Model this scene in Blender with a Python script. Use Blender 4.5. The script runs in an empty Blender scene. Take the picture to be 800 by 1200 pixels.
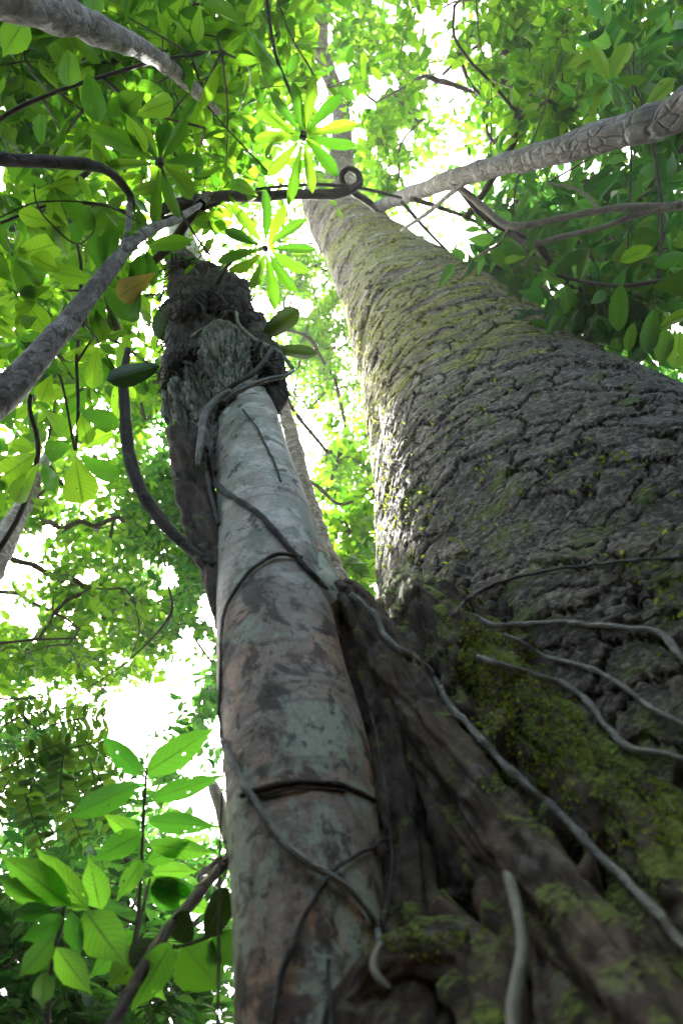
import bpy, math, random
import numpy as np
from mathutils import Vector, Matrix
from mathutils.bvhtree import BVHTree

SC = bpy.context.scene
COL = SC.collection
rng = np.random.RandomState(11)
random.seed(11)

# ------------------------------------------------------------------ camera
FPX = 900.0                                   # focal length in pixels of an 800 x 1200 picture
EYE = np.array([0.0, 0.0, 0.5])
_el, _ro = math.radians(58), math.radians(15)
FW = np.array([0, math.cos(_el), math.sin(_el)])
_u0 = np.array([0, -math.sin(_el), math.cos(_el)]); _r0 = np.array([1.0, 0, 0])
RT = math.cos(_ro) * _r0 - math.sin(_ro) * _u0
UP = math.sin(_ro) * _r0 + math.cos(_ro) * _u0
cam_d = bpy.data.cameras.new("camera")
cam = bpy.data.objects.new("camera", cam_d); COL.objects.link(cam)
cam.matrix_world = Matrix(((RT[0], UP[0], -FW[0], EYE[0]), (RT[1], UP[1], -FW[1], EYE[1]),
                           (RT[2], UP[2], -FW[2], EYE[2]), (0, 0, 0, 1)))
cam_d.sensor_fit = 'VERTICAL'; cam_d.sensor_height = 36.0; cam_d.lens = 27.0
cam_d.clip_start = 0.05; cam_d.clip_end = 2000
cam_d.dof.use_dof = True; cam_d.dof.focus_distance = 4.6; cam_d.dof.aperture_fstop = 2.3
SC.camera = cam

# ------------------------------------------------------------------ sky, sun, exposure
SUN_EL, SUN_AZ = math.radians(64), math.radians(-22)      # azimuth from +Y towards +X
W = bpy.data.worlds.new("World"); SC.world = W; W.use_nodes = True
wn = W.node_tree.nodes; wn.clear()
sky = wn.new("ShaderNodeTexSky"); sky.sky_type = 'NISHITA'; sky.sun_disc = False
sky.sun_elevation = SUN_EL; sky.sun_rotation = SUN_AZ
sky.air_density = 0.8; sky.dust_density = 8.0; sky.ozone_density = 1.0
bg = wn.new("ShaderNodeBackground"); bg.inputs[1].default_value = 0.15
wo = wn.new("ShaderNodeOutputWorld")
W.node_tree.links.new(sky.outputs[0], bg.inputs[0]); W.node_tree.links.new(bg.outputs[0], wo.inputs[0])
sun_d = bpy.data.lights.new("sun", 'SUN'); sun_d.energy = 3.0; sun_d.angle = math.radians(1.5); sun_d.color = (1, 0.97, 0.92)
sun = bpy.data.objects.new("sun", sun_d); COL.objects.link(sun)
sdir = Vector((math.sin(SUN_AZ) * math.cos(SUN_EL), math.cos(SUN_AZ) * math.cos(SUN_EL), math.sin(SUN_EL)))
sun.rotation_euler = sdir.to_track_quat('Z', 'Y').to_euler()
SC.view_settings.view_transform = 'Standard'; SC.view_settings.look = 'None'
SC.view_settings.gamma = 1.0; SC.view_settings.exposure = 3.2
SC.cycles.use_denoising = True
SC.cycles.max_bounces = 8; SC.cycles.diffuse_bounces = 5; SC.cycles.transmission_bounces = 5
SC.cycles.transparent_max_bounces = 8
SC.cycles.sample_clamp_indirect = 6.0

# ------------------------------------------------------------------ small helpers
def ray(x, y):
    v = FW + RT * (x - 400) / FPX + UP * (600 - y) / FPX
    return v / np.linalg.norm(v)
def P(x, y, s): return EYE + ray(x, y) * s
def proj(p):
    q = np.asarray(p) - EYE; z = q @ FW
    z = np.where(np.abs(z) < 1e-6, 1e-6, z)
    return 400 + FPX * (q @ RT) / z, 600 - FPX * (q @ UP) / z, z
def nrm(a): return a / np.maximum(np.linalg.norm(a, axis=-1, keepdims=True), 1e-9)

def thing(name, label, cat, loc=(0, 0, 0), group=None):
    o = bpy.data.objects.new(name, None); COL.objects.link(o)
    o.location = loc; o.empty_display_size = 0.1
    o['label'] = label; o['category'] = cat
    if group: o['group'] = group
    return o
def link(name, me, parent=None, stuff=False):
    o = bpy.data.objects.new(name, me); COL.objects.link(o)
    if parent is not None:
        o.parent = parent
        o.location = -parent_loc(parent)
    if stuff: o['kind'] = 'stuff'
    return o
def parent_loc(p):
    v = Vector((0, 0, 0))
    while p is not None:
        v = v + p.location; p = p.parent
    return v
def tag(o, label, cat, group=None):
    o['label'] = label; o['category'] = cat
    if group: o['group'] = group
    return o

def mesh_np(name, V, F, mat, uv=None, attrs=None, smooth=True, tri=None):
    """V (n,3); F (m,k) equal-sided faces; tri optional (t,3) extra triangles."""
    me = bpy.data.meshes.new(name)
    V = np.asarray(V, np.float32); nv = len(V)
    F = np.asarray(F, np.int32)
    loops = F.ravel(); starts = np.arange(len(F)) * F.shape[1] if len(F) else np.zeros(0)
    if tri is not None and len(tri):
        tri = np.asarray(tri, np.int32)
        starts = np.concatenate([starts, len(loops) + np.arange(len(tri)) * 3]); loops = np.concatenate([loops, tri.ravel()])
    me.vertices.add(nv); me.vertices.foreach_set('co', V.ravel())
    me.loops.add(len(loops)); me.loops.foreach_set('vertex_index', loops.astype(np.int32))
    me.polygons.add(len(starts)); me.polygons.foreach_set('loop_start', starts.astype(np.int32))
    me.update(calc_edges=True); me.validate()
    me.polygons.foreach_set('use_smooth', np.full(len(me.polygons), smooth))
    if uv is not None:
        a = me.attributes.new('leaf_uv', 'FLOAT2', 'POINT'); a.data.foreach_set('vector', np.asarray(uv, np.float32).ravel())
    for k, v in (attrs or {}).items():
        v = np.asarray(v, np.float32)
        if v.ndim == 1:
            a = me.attributes.new(k, 'FLOAT', 'POINT'); a.data.foreach_set('value', v)
        else:
            a = me.attributes.new(k, 'FLOAT_VECTOR', 'POINT'); a.data.foreach_set('vector', v.ravel())
    me.materials.append(mat)
    return me

def spline(pts, n_per=6):
    """Catmull-Rom through rows of any width."""
    p = np.asarray(pts, float)
    if len(p) < 3: 
        t = np.linspace(0, 1, n_per * 2 + 1)[:, None]; return p[0] * (1 - t) + p[-1] * t
    q = np.vstack([2 * p[0] - p[1], p, 2 * p[-1] - p[-2]]); out = []
    for i in range(1, len(q) - 2):
        t = np.linspace(0, 1, n_per, endpoint=False)[:, None]
        a, b, c, d = q[i - 1], q[i], q[i + 1], q[i + 2]
        out.append(0.5 * ((2 * b) + (c - a) * t + (2 * a - 5 * b + 4 * c - d) * t ** 2 + (3 * b - a - 3 * c + d) * t ** 3))
    out.append(p[-1:]); return np.vstack(out)

def vnoise(p, seed=0):
    """cheap smooth value noise, vectorised"""
    p = np.asarray(p, float); i = np.floor(p).astype(np.int64); f = p - i; f = f * f * (3 - 2 * f)
    def h(ix, iy, iz):
        n = (ix * 374761393 + iy * 668265263 + iz * 2147483647 + seed * 974711) & 0x7fffffff
        n = ((n ^ (n >> 13)) * 1274126177) & 0x7fffffff
        return ((n ^ (n >> 16)) & 0xffff) / 65535.0 * 2 - 1
    r = 0
    for dx in (0, 1):
        for dy in (0, 1):
            for dz in (0, 1):
                w = (f[:, 0] if dx else 1 - f[:, 0]) * (f[:, 1] if dy else 1 - f[:, 1]) * (f[:, 2] if dz else 1 - f[:, 2])
                r = r + w * h(i[:, 0] + dx, i[:, 1] + dy, i[:, 2] + dz)
    return r
def fbm(p, octs=4, seed=0):
    r = 0; a = 1.0; p = np.asarray(p, float)
    for k in range(octs):
        r = r + a * vnoise(p * 2 ** k, seed + k); a *= 0.5
    return r

def tube_np(path, rad, segs=10, cap=True, flute=None, angles=None):
    """path (n,3), rad (n,). Returns V, F, bark coordinates (x', y', length)."""
    path = np.asarray(path, float); rad = np.asarray(rad, float); n = len(path)
    T = nrm(np.gradient(path, axis=0))
    ref = np.array([0, 0, 1.0]) if abs(T[0][2]) < 0.9 else np.array([1.0, 0, 0])
    N = np.zeros_like(T); v = ref - T[0] * (ref @ T[0]); N[0] = v / np.linalg.norm(v)
    for i in range(1, n):
        v = N[i - 1] - T[i] * (N[i - 1] @ T[i]); N[i] = v / max(np.linalg.norm(v), 1e-9)
    B = np.cross(T, N)
    L = np.concatenate([[0], np.cumsum(np.linalg.norm(np.diff(path, axis=0), axis=1))])
    a = np.linspace(0, 2 * np.pi, segs, endpoint=False) if angles is None else angles
    ca, sa = np.cos(a), np.sin(a)
    rr = np.repeat(rad[:, None], segs, 1)
    if flute is not None: rr = rr * flute(a[None, :], L[:, None])
    V = path[:, None, :] + N[:, None, :] * (rr * ca)[..., None] + B[:, None, :] * (rr * sa)[..., None]
    bark = np.stack([rr * ca, rr * sa, np.repeat(L[:, None], segs, 1)], -1)
    V = V.reshape(-1, 3); bark = bark.reshape(-1, 3)
    i = np.arange(n - 1)[:, None] * segs; j = np.arange(segs)[None, :]; j2 = (j + 1) % segs
    F = np.stack([i + j, i + j2, i + segs + j2, i + segs + j], -1).reshape(-1, 4)
    tri = []
    if cap:
        V = np.vstack([V, path[:1], path[-1:]]); bark = np.vstack([bark, [[0, 0, 0]], [[0, 0, L[-1]]]])
        c0, c1 = len(V) - 2, len(V) - 1
        for k in range(segs):
            tri.append((c0, (k + 1) % segs, k)); tri.append((c1, (n - 1) * segs + k, (n - 1) * segs + (k + 1) % segs))
    return V, F, bark, np.array(tri, np.int32).reshape(-1, 3)

def px_path(rows, n_per=8):
    """rows of (x px, y px, width px, distance) -> smooth 3-D path and radii."""
    out = []
    for x, y, w, s in rows:
        p = P(x, y, s); out.append([*p, s * (w / 2 / FPX) * float(ray(x, y) @ FW)])
    q = spline(out, n_per); return q[:, :3], np.maximum(q[:, 3], 0.0008)

def tube_mesh(name, path, rad, mat, segs=10, rough=0.0, rscale=6.0, seed=0, flute=None):
    V, F, bk, tri = tube_np(path, rad, segs, flute=flute)
    if rough:
        c = np.repeat(np.asarray(path), segs, 0); c = np.vstack([c, path[:1], path[-1:]])
        V = V + (V - c) * (rough * fbm(V * rscale, 3, seed))[:, None]
    return mesh_np(name, V, F, mat, attrs={'bark': bk}, tri=tri)

# ------------------------------------------------------------------ materials
class NT:
    def __init__(s, name, disp=None):
        s.m = bpy.data.materials.new(name); s.m.use_nodes = True; s.t = s.m.node_tree; s.t.nodes.clear()
        if disp: s.m.displacement_method = disp
    def n(s, typ, ins=None, **kw):
        o = s.t.nodes.new('ShaderNode' + typ)
        for k, v in kw.items(): setattr(o, k, v)
        for k, v in (ins or {}).items():
            if isinstance(v, bpy.types.NodeSocket): s.t.links.new(v, o.inputs[k])
            else: o.inputs[k].default_value = v
        return o
    def math(s, op, a, b=0.0, c=0.0, clamp=False):
        return s.n('Math', {0: a, 1: b, 2: c}, operation=op, use_clamp=clamp).outputs[0]
    def mr(s, v, a, b, c=0.0, d=1.0):
        return s.n('MapRange', {0: v, 1: a, 2: b, 3: c, 4: d}, interpolation_type='SMOOTHSTEP').outputs[0]
    def mix(s, f, a, b, mode='MIX'):
        o = s.n('Mix', {0: f}, data_type='RGBA', blend_type=mode)
        for idx, v in ((6, a), (7, b)):
            if isinstance(v, bpy.types.NodeSocket): s.t.links.new(v, o.inputs[idx])
            else: o.inputs[idx].default_value = (*v, 1)
        return o.outputs[2]
    def noise(s, vec, scale, detail=4, rough=0.55, dist=0.0):
        return s.n('TexNoise', {'Vector': vec, 'Scale': scale, 'Detail': detail, 'Roughness': rough, 'Distortion': dist}).outputs[0]
    def scale(s, vec, sc): return s.n('VectorMath', {0: vec, 1: sc}, operation='MULTIPLY').outputs[0]
    def attr(s, name, out=1): return s.n('Attribute', attribute_name=name).outputs[out]
    def out(s, surf, disp=None):
        o = s.n('OutputMaterial'); s.t.links.new(surf, o.inputs[0])
        if disp is not None: s.t.links.new(disp, o.inputs[2])
        return s.m

def leaf_material(name, dark, light, hero=False, per_object=False, trans=0.55, old=None, holes=False, deep=1.0, cool=False):
    b = NT(name)
    tint = b.n('ObjectInfo').outputs['Random'] if per_object else b.attr('tint', 2)
    uv = b.attr('leaf_uv', 1)
    sp = b.n('SeparateXYZ', {0: uv}); u, v = sp.outputs[0], sp.outputs[1]
    col = b.mix(b.mr(tint, 0.0, 1.0), dark, light)
    tcol = b.mix(b.math('POWER', tint, 1.5), (0.055 * deep, 0.20 * deep, 0.008), (0.26 * deep, 0.51 * deep, 0.018))
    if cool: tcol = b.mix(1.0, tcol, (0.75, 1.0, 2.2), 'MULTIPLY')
    if old is not None:
        col = b.mix(0.9, col, old); tcol = b.mix(0.9, tcol, old)
    ax = b.math('ABSOLUTE', b.math('SUBTRACT', u, 0.5))
    mid = b.mr(ax, 0.012, 0.045, 1.0, 0.0)
    side = b.math('FRACT', b.math('MULTIPLY', b.math('SUBTRACT', v, b.math('MULTIPLY', ax, 0.42)), 10.0))
    side = b.mr(b.math('ABSOLUTE', b.math('SUBTRACT', side, 0.5)), 0.0, 0.11, 0.75, 0.0)
    vein = b.math('MAXIMUM', mid, side)
    if hero:
        oc = b.n('TexCoord').outputs['Object']
        nz = b.noise(oc, 5.0, 4)
        col = b.mix(b.math('MULTIPLY', b.mr(nz, 0.52, 0.75), 0.25), col, (0.09, 0.10, 0.02))
        tcol = b.mix(b.math('MULTIPLY', b.mr(nz, 0.56, 0.8), 0.25), tcol, (0.30, 0.36, 0.02))
        tcol = b.mix(b.math('MULTIPLY', vein, 0.75), tcol, (0.04, 0.11, 0.008))
        spot = b.mr(b.noise(oc, 17.0, 3, 0.6), 0.66, 0.72)
        tcol = b.mix(b.math('MULTIPLY', spot, 0.8), tcol, (0.06, 0.06, 0.01)); col = b.mix(b.math('MULTIPLY', spot, 0.7), col, (0.08, 0.055, 0.02))
        col = b.mix(b.math('MULTIPLY', vein, 0.5), col, (0.15, 0.21, 0.06))
    else:
        tcol = b.mix(b.math('MULTIPLY', mid, 0.5), tcol, (0.06, 0.14, 0.01))
    bump = b.n('Bump', {'Strength': 0.25, 'Distance': 0.004, 'Height': b.math('MULTIPLY', vein, -1.0)}).outputs[0]
    pr = b.n('BsdfPrincipled', {'Base Color': col, 'Roughness': 0.42, 'Normal': bump})
    pr.inputs['Specular IOR Level'].default_value = 0.35
    tr = b.n('BsdfTranslucent', {'Color': tcol, 'Normal': bump})
    sh = b.n('MixShader', {0: trans, 1: pr.outputs[0], 2: tr.outputs[0]}).outputs[0]
    if holes:
        vo = b.n('TexVoronoi', {'Vector': b.n('VectorMath', {0: oc, 1: b.n('CombineXYZ', {0: b.math('MULTIPLY', tint, 37.0)}).outputs[0]}, operation='ADD').outputs[0], 'Scale': 5.5})
        cs = b.n('SeparateColor', {0: vo.outputs['Color']})
        rad = b.math('MULTIPLY', b.mr(cs.outputs[0], 0.42, 1.0), 0.22)
        hole = b.math('LESS_THAN', b.math('ADD', vo.outputs['Distance'], b.math('MULTIPLY', b.math('SUBTRACT', b.noise(oc, 40, 1), 0.5), 0.12)), rad)
        hole = b.math('MULTIPLY', hole, b.math('GREATER_THAN', b.math('FRACT', b.math('MULTIPLY', tint, 7.31)), 0.22))
        sh = b.n('MixShader', {0: hole, 1: sh, 2: b.n('BsdfTransparent').outputs[0]}).outputs[0]
    return b.out(sh)

L_far = leaf_material('leaf_far', (0.035, 0.085, 0.016), (0.07, 0.13, 0.02))
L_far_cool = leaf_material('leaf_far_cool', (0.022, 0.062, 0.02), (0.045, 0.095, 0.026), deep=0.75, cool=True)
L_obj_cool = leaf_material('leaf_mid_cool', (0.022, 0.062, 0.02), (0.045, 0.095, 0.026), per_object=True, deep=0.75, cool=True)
L_obj = leaf_material('leaf_mid', (0.03, 0.08, 0.014), (0.07, 0.13, 0.02), per_object=True)
L_hero = leaf_material('leaf_broad', (0.03, 0.085, 0.016), (0.07, 0.13, 0.02), hero=True, per_object=True, holes=True)
L_clean = leaf_material('leaf_palmate', (0.04, 0.10, 0.016), (0.07, 0.14, 0.02), hero=True, per_object=True, trans=0.5, deep=0.85)
L_leath = leaf_material('leaf_leathery_shade', (0.02, 0.05, 0.014), (0.03, 0.065, 0.016), hero=True, per_object=True, trans=0.03)  # nearly opaque and dark: the shade on these leaves is in the colour
L_dark = leaf_material('leaf_shade_dark', (0.022, 0.06, 0.014), (0.045, 0.09, 0.018), hero=True, per_object=True, trans=0.42, holes=True, deep=0.7)  # darker, less translucent broad leaf; canopy shade put into its colour
L_sap = leaf_material('leaf_ribbed_lit', (0.03, 0.085, 0.02), (0.06, 0.12, 0.03), hero=True, per_object=True, holes=True, trans=0.68, deep=1.3, cool=True)  # brighter and more translucent, standing in for light from the sky gap
L_mass = leaf_material('leaf_light_block', (0.03, 0.07, 0.016), (0.055, 0.10, 0.02), trans=0.25, deep=0.6)  # less translucent, so the unseen leaf mass holds back green light
L_old = leaf_material('leaf_yellowing', (0.1, 0.1, 0.02), (0.12, 0.1, 0.02), hero=True, per_object=True, old=(0.30, 0.19, 0.03), holes=True)

def bark_material(name, base, pale, dark, scale=(9, 9, 5), crack=6.0, depth=0.006, patch=None, moss=0.0, rings=0.0, disp='BUMP', rough=0.85, low=None, ckw=0.5):
    b = NT(name, disp)
    bk = b.attr('bark', 1)
    v = b.scale(bk, scale)
    n1 = b.noise(v, 1.0, 5, 0.6); n2 = b.noise(bk, 55.0, 3, 0.6); n3 = b.noise(bk, 3.0, 3, 0.5)
    warp = b.n('VectorMath', {0: v, 1: b.n('VectorMath', {0: b.n('TexNoise', {'Vector': v, 'Scale': 0.8, 'Detail': 2}).outputs[1], 1: (0.9, 0.9, 0.9)}, operation='MULTIPLY').outputs[0]}, operation='ADD').outputs[0]
    vo = b.n('TexVoronoi', {'Vector': warp, 'Scale': crack / 6.0}, feature='DISTANCE_TO_EDGE').outputs[0]
    ck = b.mr(vo, 0.0, 0.14)
    col = b.mix(b.mr(n1, 0.3, 0.7), base, pale)
    col = b.mix(b.math('MULTIPLY', b.mr(n3, 0.45, 0.7), 0.6), col, dark)
    if patch is not None:
        for i, (pc, sc, lo, hi, am) in enumerate(patch):
            pn = b.noise(b.n('VectorMath', {0: bk, 1: (3.1 * i + 1, 7.7, 2.3 * i)}, operation='ADD').outputs[0], sc, 5, 0.62, 0.4)
            col = b.mix(b.math('MULTIPLY', b.mr(pn, lo, hi), am), col, pc)
    if low is not None:
        lz = b.math('ADD', b.n('SeparateXYZ', {0: bk}).outputs[2], b.math('MULTIPLY', b.math('SUBTRACT', n3, 0.5), 1.2))
        lz = b.mr(lz, low[0], low[1], 1.0, 0.0)
        for i, (pc, sc, lo, hi, am) in enumerate(low[2]):
            pn = b.noise(b.n('VectorMath', {0: b.scale(bk, (1, 1, 0.8)), 1: (9.1 * i + 5, 2.7, 4.3 * i)}, operation='ADD').outputs[0], sc, 6, 0.66, 0.5)
            col = b.mix(b.math('MULTIPLY', lz, b.math('MULTIPLY', b.mr(pn, lo, hi), am)), col, pc)
    col = b.mix(b.math('MULTIPLY', b.mr(n2, 0.45, 0.75), 0.35), col, dark)
    h = b.math('ADD', b.math('MULTIPLY', ck, ckw), b.math('ADD', b.math('MULTIPLY', n1, 0.8), b.math('MULTIPLY', n2, 0.25)))
    if rings:
        rn = b.noise(b.scale(bk, (1.2, 1.2, 26)), 1.0, 2, 0.5, 0.3)
        h = b.math('ADD', h, b.math('MULTIPLY', rn, rings)); col = b.mix(b.math('MULTIPLY', b.mr(rn, 0.58, 0.68), 0.4), col, dark)
    if moss:
        geo = b.n('NewGeometry').outputs['Normal']; up = b.n('SeparateXYZ', {0: geo}).outputs[2]
        mn = b.math('ADD', b.noise(bk, 7.0, 5, 0.65), b.math('MULTIPLY', up, 0.22))
        mm = b.mr(mn, 0.62 - 0.2 * moss, 0.78 - 0.2 * moss)
        mcol = b.mix(b.noise(bk, 60, 2), (0.04, 0.075, 0.010), (0.21, 0.29, 0.035))
        col = b.mix(b.math('MULTIPLY', mm, 0.9), col, mcol)
        h = b.math('ADD', h, b.math('MULTIPLY', mm, b.math('ADD', 0.1, b.math('MULTIPLY', b.noise(bk, 90, 2), 0.5))))
    pr = b.n('BsdfPrincipled', {'Base Color': col, 'Roughness': rough}); pr.inputs['Specular IOR Level'].default_value = 0.3
    if disp == 'BUMP':
        bp = b.n('Bump', {'Strength': 0.9, 'Distance': depth, 'Height': h}).outputs[0]
        b.t.links.new(bp, pr.inputs['Normal']); return b.out(pr.outputs[0])
    dp = b.n('Displacement', {'Height': h, 'Midlevel': 0.75, 'Scale': depth}).outputs[0]
    return b.out(pr.outputs[0], dp)

def big_bark_material():
    b = NT('mossy_cracked_bark', 'BOTH')
    bk = b.attr('bark', 1)
    z = b.n('SeparateXYZ', {0: bk}).outputs[2]
    low = b.mr(b.math('ADD', z, b.math('MULTIPLY', b.math('SUBTRACT', b.noise(bk, 1.2, 3), 0.5), 2.5)), 4.9, 6.1, 1.0, 0.0)                    # rough crumbly bark near the foot
    warp_n = b.n('TexNoise', {'Vector': bk, 'Scale': 2.2, 'Detail': 4}).outputs[1]
    warp = b.n('VectorMath', {0: bk, 1: b.scale(b.n('VectorMath', {0: warp_n, 1: (0.5, 0.5, 0.5)}, operation='SUBTRACT').outputs[0], (0.62, 0.62, 0.55))}, operation='ADD').outputs[0]
    # plates: wide flakes whose long cracks run round the trunk
    v1 = b.n('TexVoronoi', {'Vector': b.scale(warp, (3.2, 3.2, 6.5)), 'Scale': 1.0}, feature='DISTANCE_TO_EDGE').outputs[0]
    v1c = b.n('SeparateColor', {0: b.n('TexVoronoi', {'Vector': b.scale(warp, (3.2, 3.2, 6.5)), 'Scale': 1.0}).outputs['Color']}).outputs[0]
    c1 = b.mr(v1, 0.0, 0.05)
    v2 = b.n('TexVoronoi', {'Vector': b.scale(warp, (11, 11, 17)), 'Scale': 1.0}, feature='DISTANCE_TO_EDGE').outputs[0]
    c2 = b.mr(v2, 0.0, 0.10)
    ring = b.noise(b.scale(warp, (2.4, 2.4, 8)), 1.0, 5, 0.62)
    n1 = b.noise(bk, 9.0, 5, 0.65); n2 = b.noise(bk, 34.0, 4, 0.65); n0 = b.noise(bk, 1.1, 3, 0.5)
    plate_on = b.mr(b.noise(bk, 0.9, 2), 0.36, 0.52)     # stretches where plates are lifting
    ring2 = b.noise(b.scale(warp, (4.5, 4.5, 30)), 1.0, 3, 0.6)
    h = b.math('ADD', b.math('MULTIPLY', b.math('MULTIPLY', c1, plate_on), 1.1), b.math('MULTIPLY', c2, 0.10))
    h = b.math('ADD', h, b.math('MULTIPLY', b.math('MULTIPLY', v1c, plate_on), 0.45))
    h = b.math('ADD', h, b.math('ADD', b.math('MULTIPLY', ring, 0.85), b.math('MULTIPLY', ring2, b.math('SUBTRACT', 0.5, b.math('MULTIPLY', low, 0.3)))))
    h = b.math('ADD', h, b.math('MULTIPLY', n1, b.math('ADD', 0.15, b.math('MULTIPLY', low, 0.55))))
    h = b.math('ADD', h, b.math('MULTIPLY', n2, b.math('ADD', 0.10, b.math('MULTIPLY', low, 0.40))))
    col = b.mix(b.mr(n1, 0.32, 0.68), (0.085, 0.07, 0.045), (0.33, 0.29, 0.21))
    col = b.mix(b.math('MULTIPLY', b.mr(n2, 0.4, 0.7), 0.5), col, (0.05, 0.042, 0.034))
    col = b.mix(b.math('MULTIPLY', b.mr(n0, 0.45, 0.65), 0.45), col, (0.13, 0.095, 0.065))
    lich = b.mr(b.noise(b.scale(bk, (2.6, 2.6, 4)), 1.0, 6, 0.7), 0.54, 0.64)
    col = b.mix(b.math('MULTIPLY', lich, 0.7), col, (0.50, 0.475, 0.42))
    col = b.mix(b.math('MULTIPLY', b.math('SUBTRACT', 1.0, c2), 0.45), col, (0.035, 0.03, 0.024))  # shade inside the fine cracks painted into the colour
    col = b.mix(b.math('MULTIPLY', b.mr(ring2, 0.52, 0.40), 0.55), col, (0.04, 0.034, 0.027))
    col = b.mix(b.math('MULTIPLY', b.math('MULTIPLY', b.math('SUBTRACT', 1.0, c1), plate_on), 0.8), col, (0.02, 0.018, 0.015))  # plate cracks painted near black, as their own shade
    col = b.mix(b.math('MULTIPLY', low, 0.78), col, b.mix(b.mr(n2, 0.44, 0.68), (0.024, 0.023, 0.018), (0.21, 0.19, 0.155)))
    # moss: film in bands round the trunk, strongest mid height
    band = b.math('MULTIPLY', b.mr(z, 4.4, 5.8), b.mr(z, 11.5, 16.0, 1.0, 0.35))
    mn = b.noise(b.scale(warp, (1.1, 1.1, 5.5)), 1.0, 6, 0.72)
    mm = b.mr(b.math('ADD', mn, b.math('MULTIPLY', b.math('SUBTRACT', band, 1.0), 0.16)), 0.455, 0.535)
    mm = b.math('MULTIPLY', mm, b.mr(b.noise(bk, 40, 3, 0.7), 0.33, 0.5))
    mcol = b.mix(b.mr(b.noise(bk, 26, 3), 0.3, 0.7), (0.085, 0.105, 0.014), (0.33, 0.345, 0.045))
    col = b.mix(b.math('MULTIPLY', mm, 0.85), col, mcol)
    mg = b.math('MULTIPLY', b.mr(b.noise(bk, 4.0, 6, 0.75), 0.54, 0.62), low)
    col = b.mix(b.math('MULTIPLY', mg, 0.85), col, b.mix(n2, (0.03, 0.055, 0.008), (0.12, 0.17, 0.02)))
    pr = b.n('BsdfPrincipled', {'Base Color': col, 'Roughness': 0.8}); pr.inputs['Specular IOR Level'].default_value = 0.3
    dp = b.n('Displacement', {'Height': h, 'Midlevel': 1.8, 'Scale': 0.034}).outputs[0]
    return b.out(pr.outputs[0], dp)

M_big = big_bark_material()
M_pale = bark_material('pale_lichen_bark', (0.36, 0.33, 0.265), (0.60, 0.57, 0.49), (0.07, 0.058, 0.045), scale=(9, 9, 6), depth=0.012, ckw=0.04, rings=0.15, disp='BOTH', rough=0.6,
    patch=[((0.40, 0.43, 0.36), 4.5, 0.5, 0.56, 0.8), ((0.66, 0.65, 0.59), 7.5, 0.53, 0.60, 0.85), ((0.15, 0.19, 0.13), 5.0, 0.54, 0.62, 0.65),
           ((0.05, 0.042, 0.034), 11.0, 0.57, 0.63, 0.8)],
    low=(2.5, 3.1, [((0.27, 0.21, 0.15), 1.0, 0.1, 0.2, 0.65), ((0.52, 0.35, 0.235), 4.2, 0.47, 0.56, 0.9), ((0.06, 0.047, 0.035), 8.0, 0.50, 0.58, 0.85), ((0.40, 0.46, 0.345), 3.0, 0.51, 0.56, 0.9), ((0.04, 0.033, 0.027), 22.0, 0.56, 0.62, 0.75)]))
M_root = bark_material('root_bark', (0.036, 0.027, 0.019), (0.14, 0.105, 0.075), (0.03, 0.025, 0.02), scale=(20, 20, 5), crack=3.0, depth=0.022, moss=0.2, disp='BOTH',
    patch=[((0.20, 0.10, 0.065), 5.0, 0.6, 0.7, 0.6), ((0.2, 0.19, 0.16), 9.0, 0.56, 0.66, 0.6)])
M_mossroot = bark_material('mossy_root_bark', (0.04, 0.031, 0.022), (0.10, 0.08, 0.058), (0.03, 0.025, 0.02), scale=(20, 20, 5), crack=3.0, depth=0.025, moss=0.85, disp='BOTH')
M_flute = bark_material('fluted_bark', (0.11, 0.105, 0.08), (0.34, 0.34, 0.28), (0.025, 0.022, 0.018), scale=(34, 34, 3), crack=9, depth=0.05, disp='BOTH', patch=[((0.14, 0.19, 0.13), 7, 0.5, 0.6, 0.7)])
M_dark = bark_material('dark_wet_bark', (0.035, 0.03, 0.025), (0.085, 0.075, 0.06), (0.014, 0.012, 0.01), scale=(22, 22, 7), depth=0.01, moss=0.05)
M_grey = bark_material('grey_bark', (0.15, 0.135, 0.11), (0.32, 0.30, 0.26), (0.05, 0.042, 0.034), scale=(26, 26, 14), depth=0.008, rings=0.2,
    patch=[((0.38, 0.38, 0.35), 12, 0.52, 0.62, 0.7), ((0.08, 0.06, 0.045), 18, 0.55, 0.62, 0.8)])
M_brown = bark_material('brown_bark', (0.09, 0.072, 0.055), (0.18, 0.155, 0.125), (0.035, 0.03, 0.024), scale=(20, 20, 8), depth=0.008, moss=0.1)
M_limb = bark_material('mottled_limb_bark', (0.075, 0.07, 0.058), (0.19, 0.185, 0.16), (0.03, 0.027, 0.022), scale=(18, 18, 8), depth=0.02, patch=[((0.30, 0.31, 0.28), 9, 0.55, 0.62, 0.7), ((0.09, 0.11, 0.05), 6, 0.55, 0.65, 0.6)])
M_fork = bark_material('grey_brown_bark', (0.10, 0.09, 0.072), (0.22, 0.205, 0.175), (0.04, 0.034, 0.028), scale=(26, 26, 12), depth=0.006, patch=[((0.28, 0.28, 0.25), 12, 0.54, 0.62, 0.6)])
M_twig = bark_material('twig_bark', (0.045, 0.038, 0.028), (0.09, 0.075, 0.055), (0.02, 0.018, 0.014), scale=(40, 40, 20), depth=0.002)
M_vine = bark_material('pale_vine_bark', (0.17, 0.17, 0.145), (0.30, 0.31, 0.27), (0.07, 0.065, 0.05), scale=(60, 60, 14), depth=0.006, rough=0.7, patch=[((0.40, 0.42, 0.37), 16, 0.55, 0.62, 0.7), ((0.08, 0.08, 0.05), 11, 0.54, 0.62, 0.75)])
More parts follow.
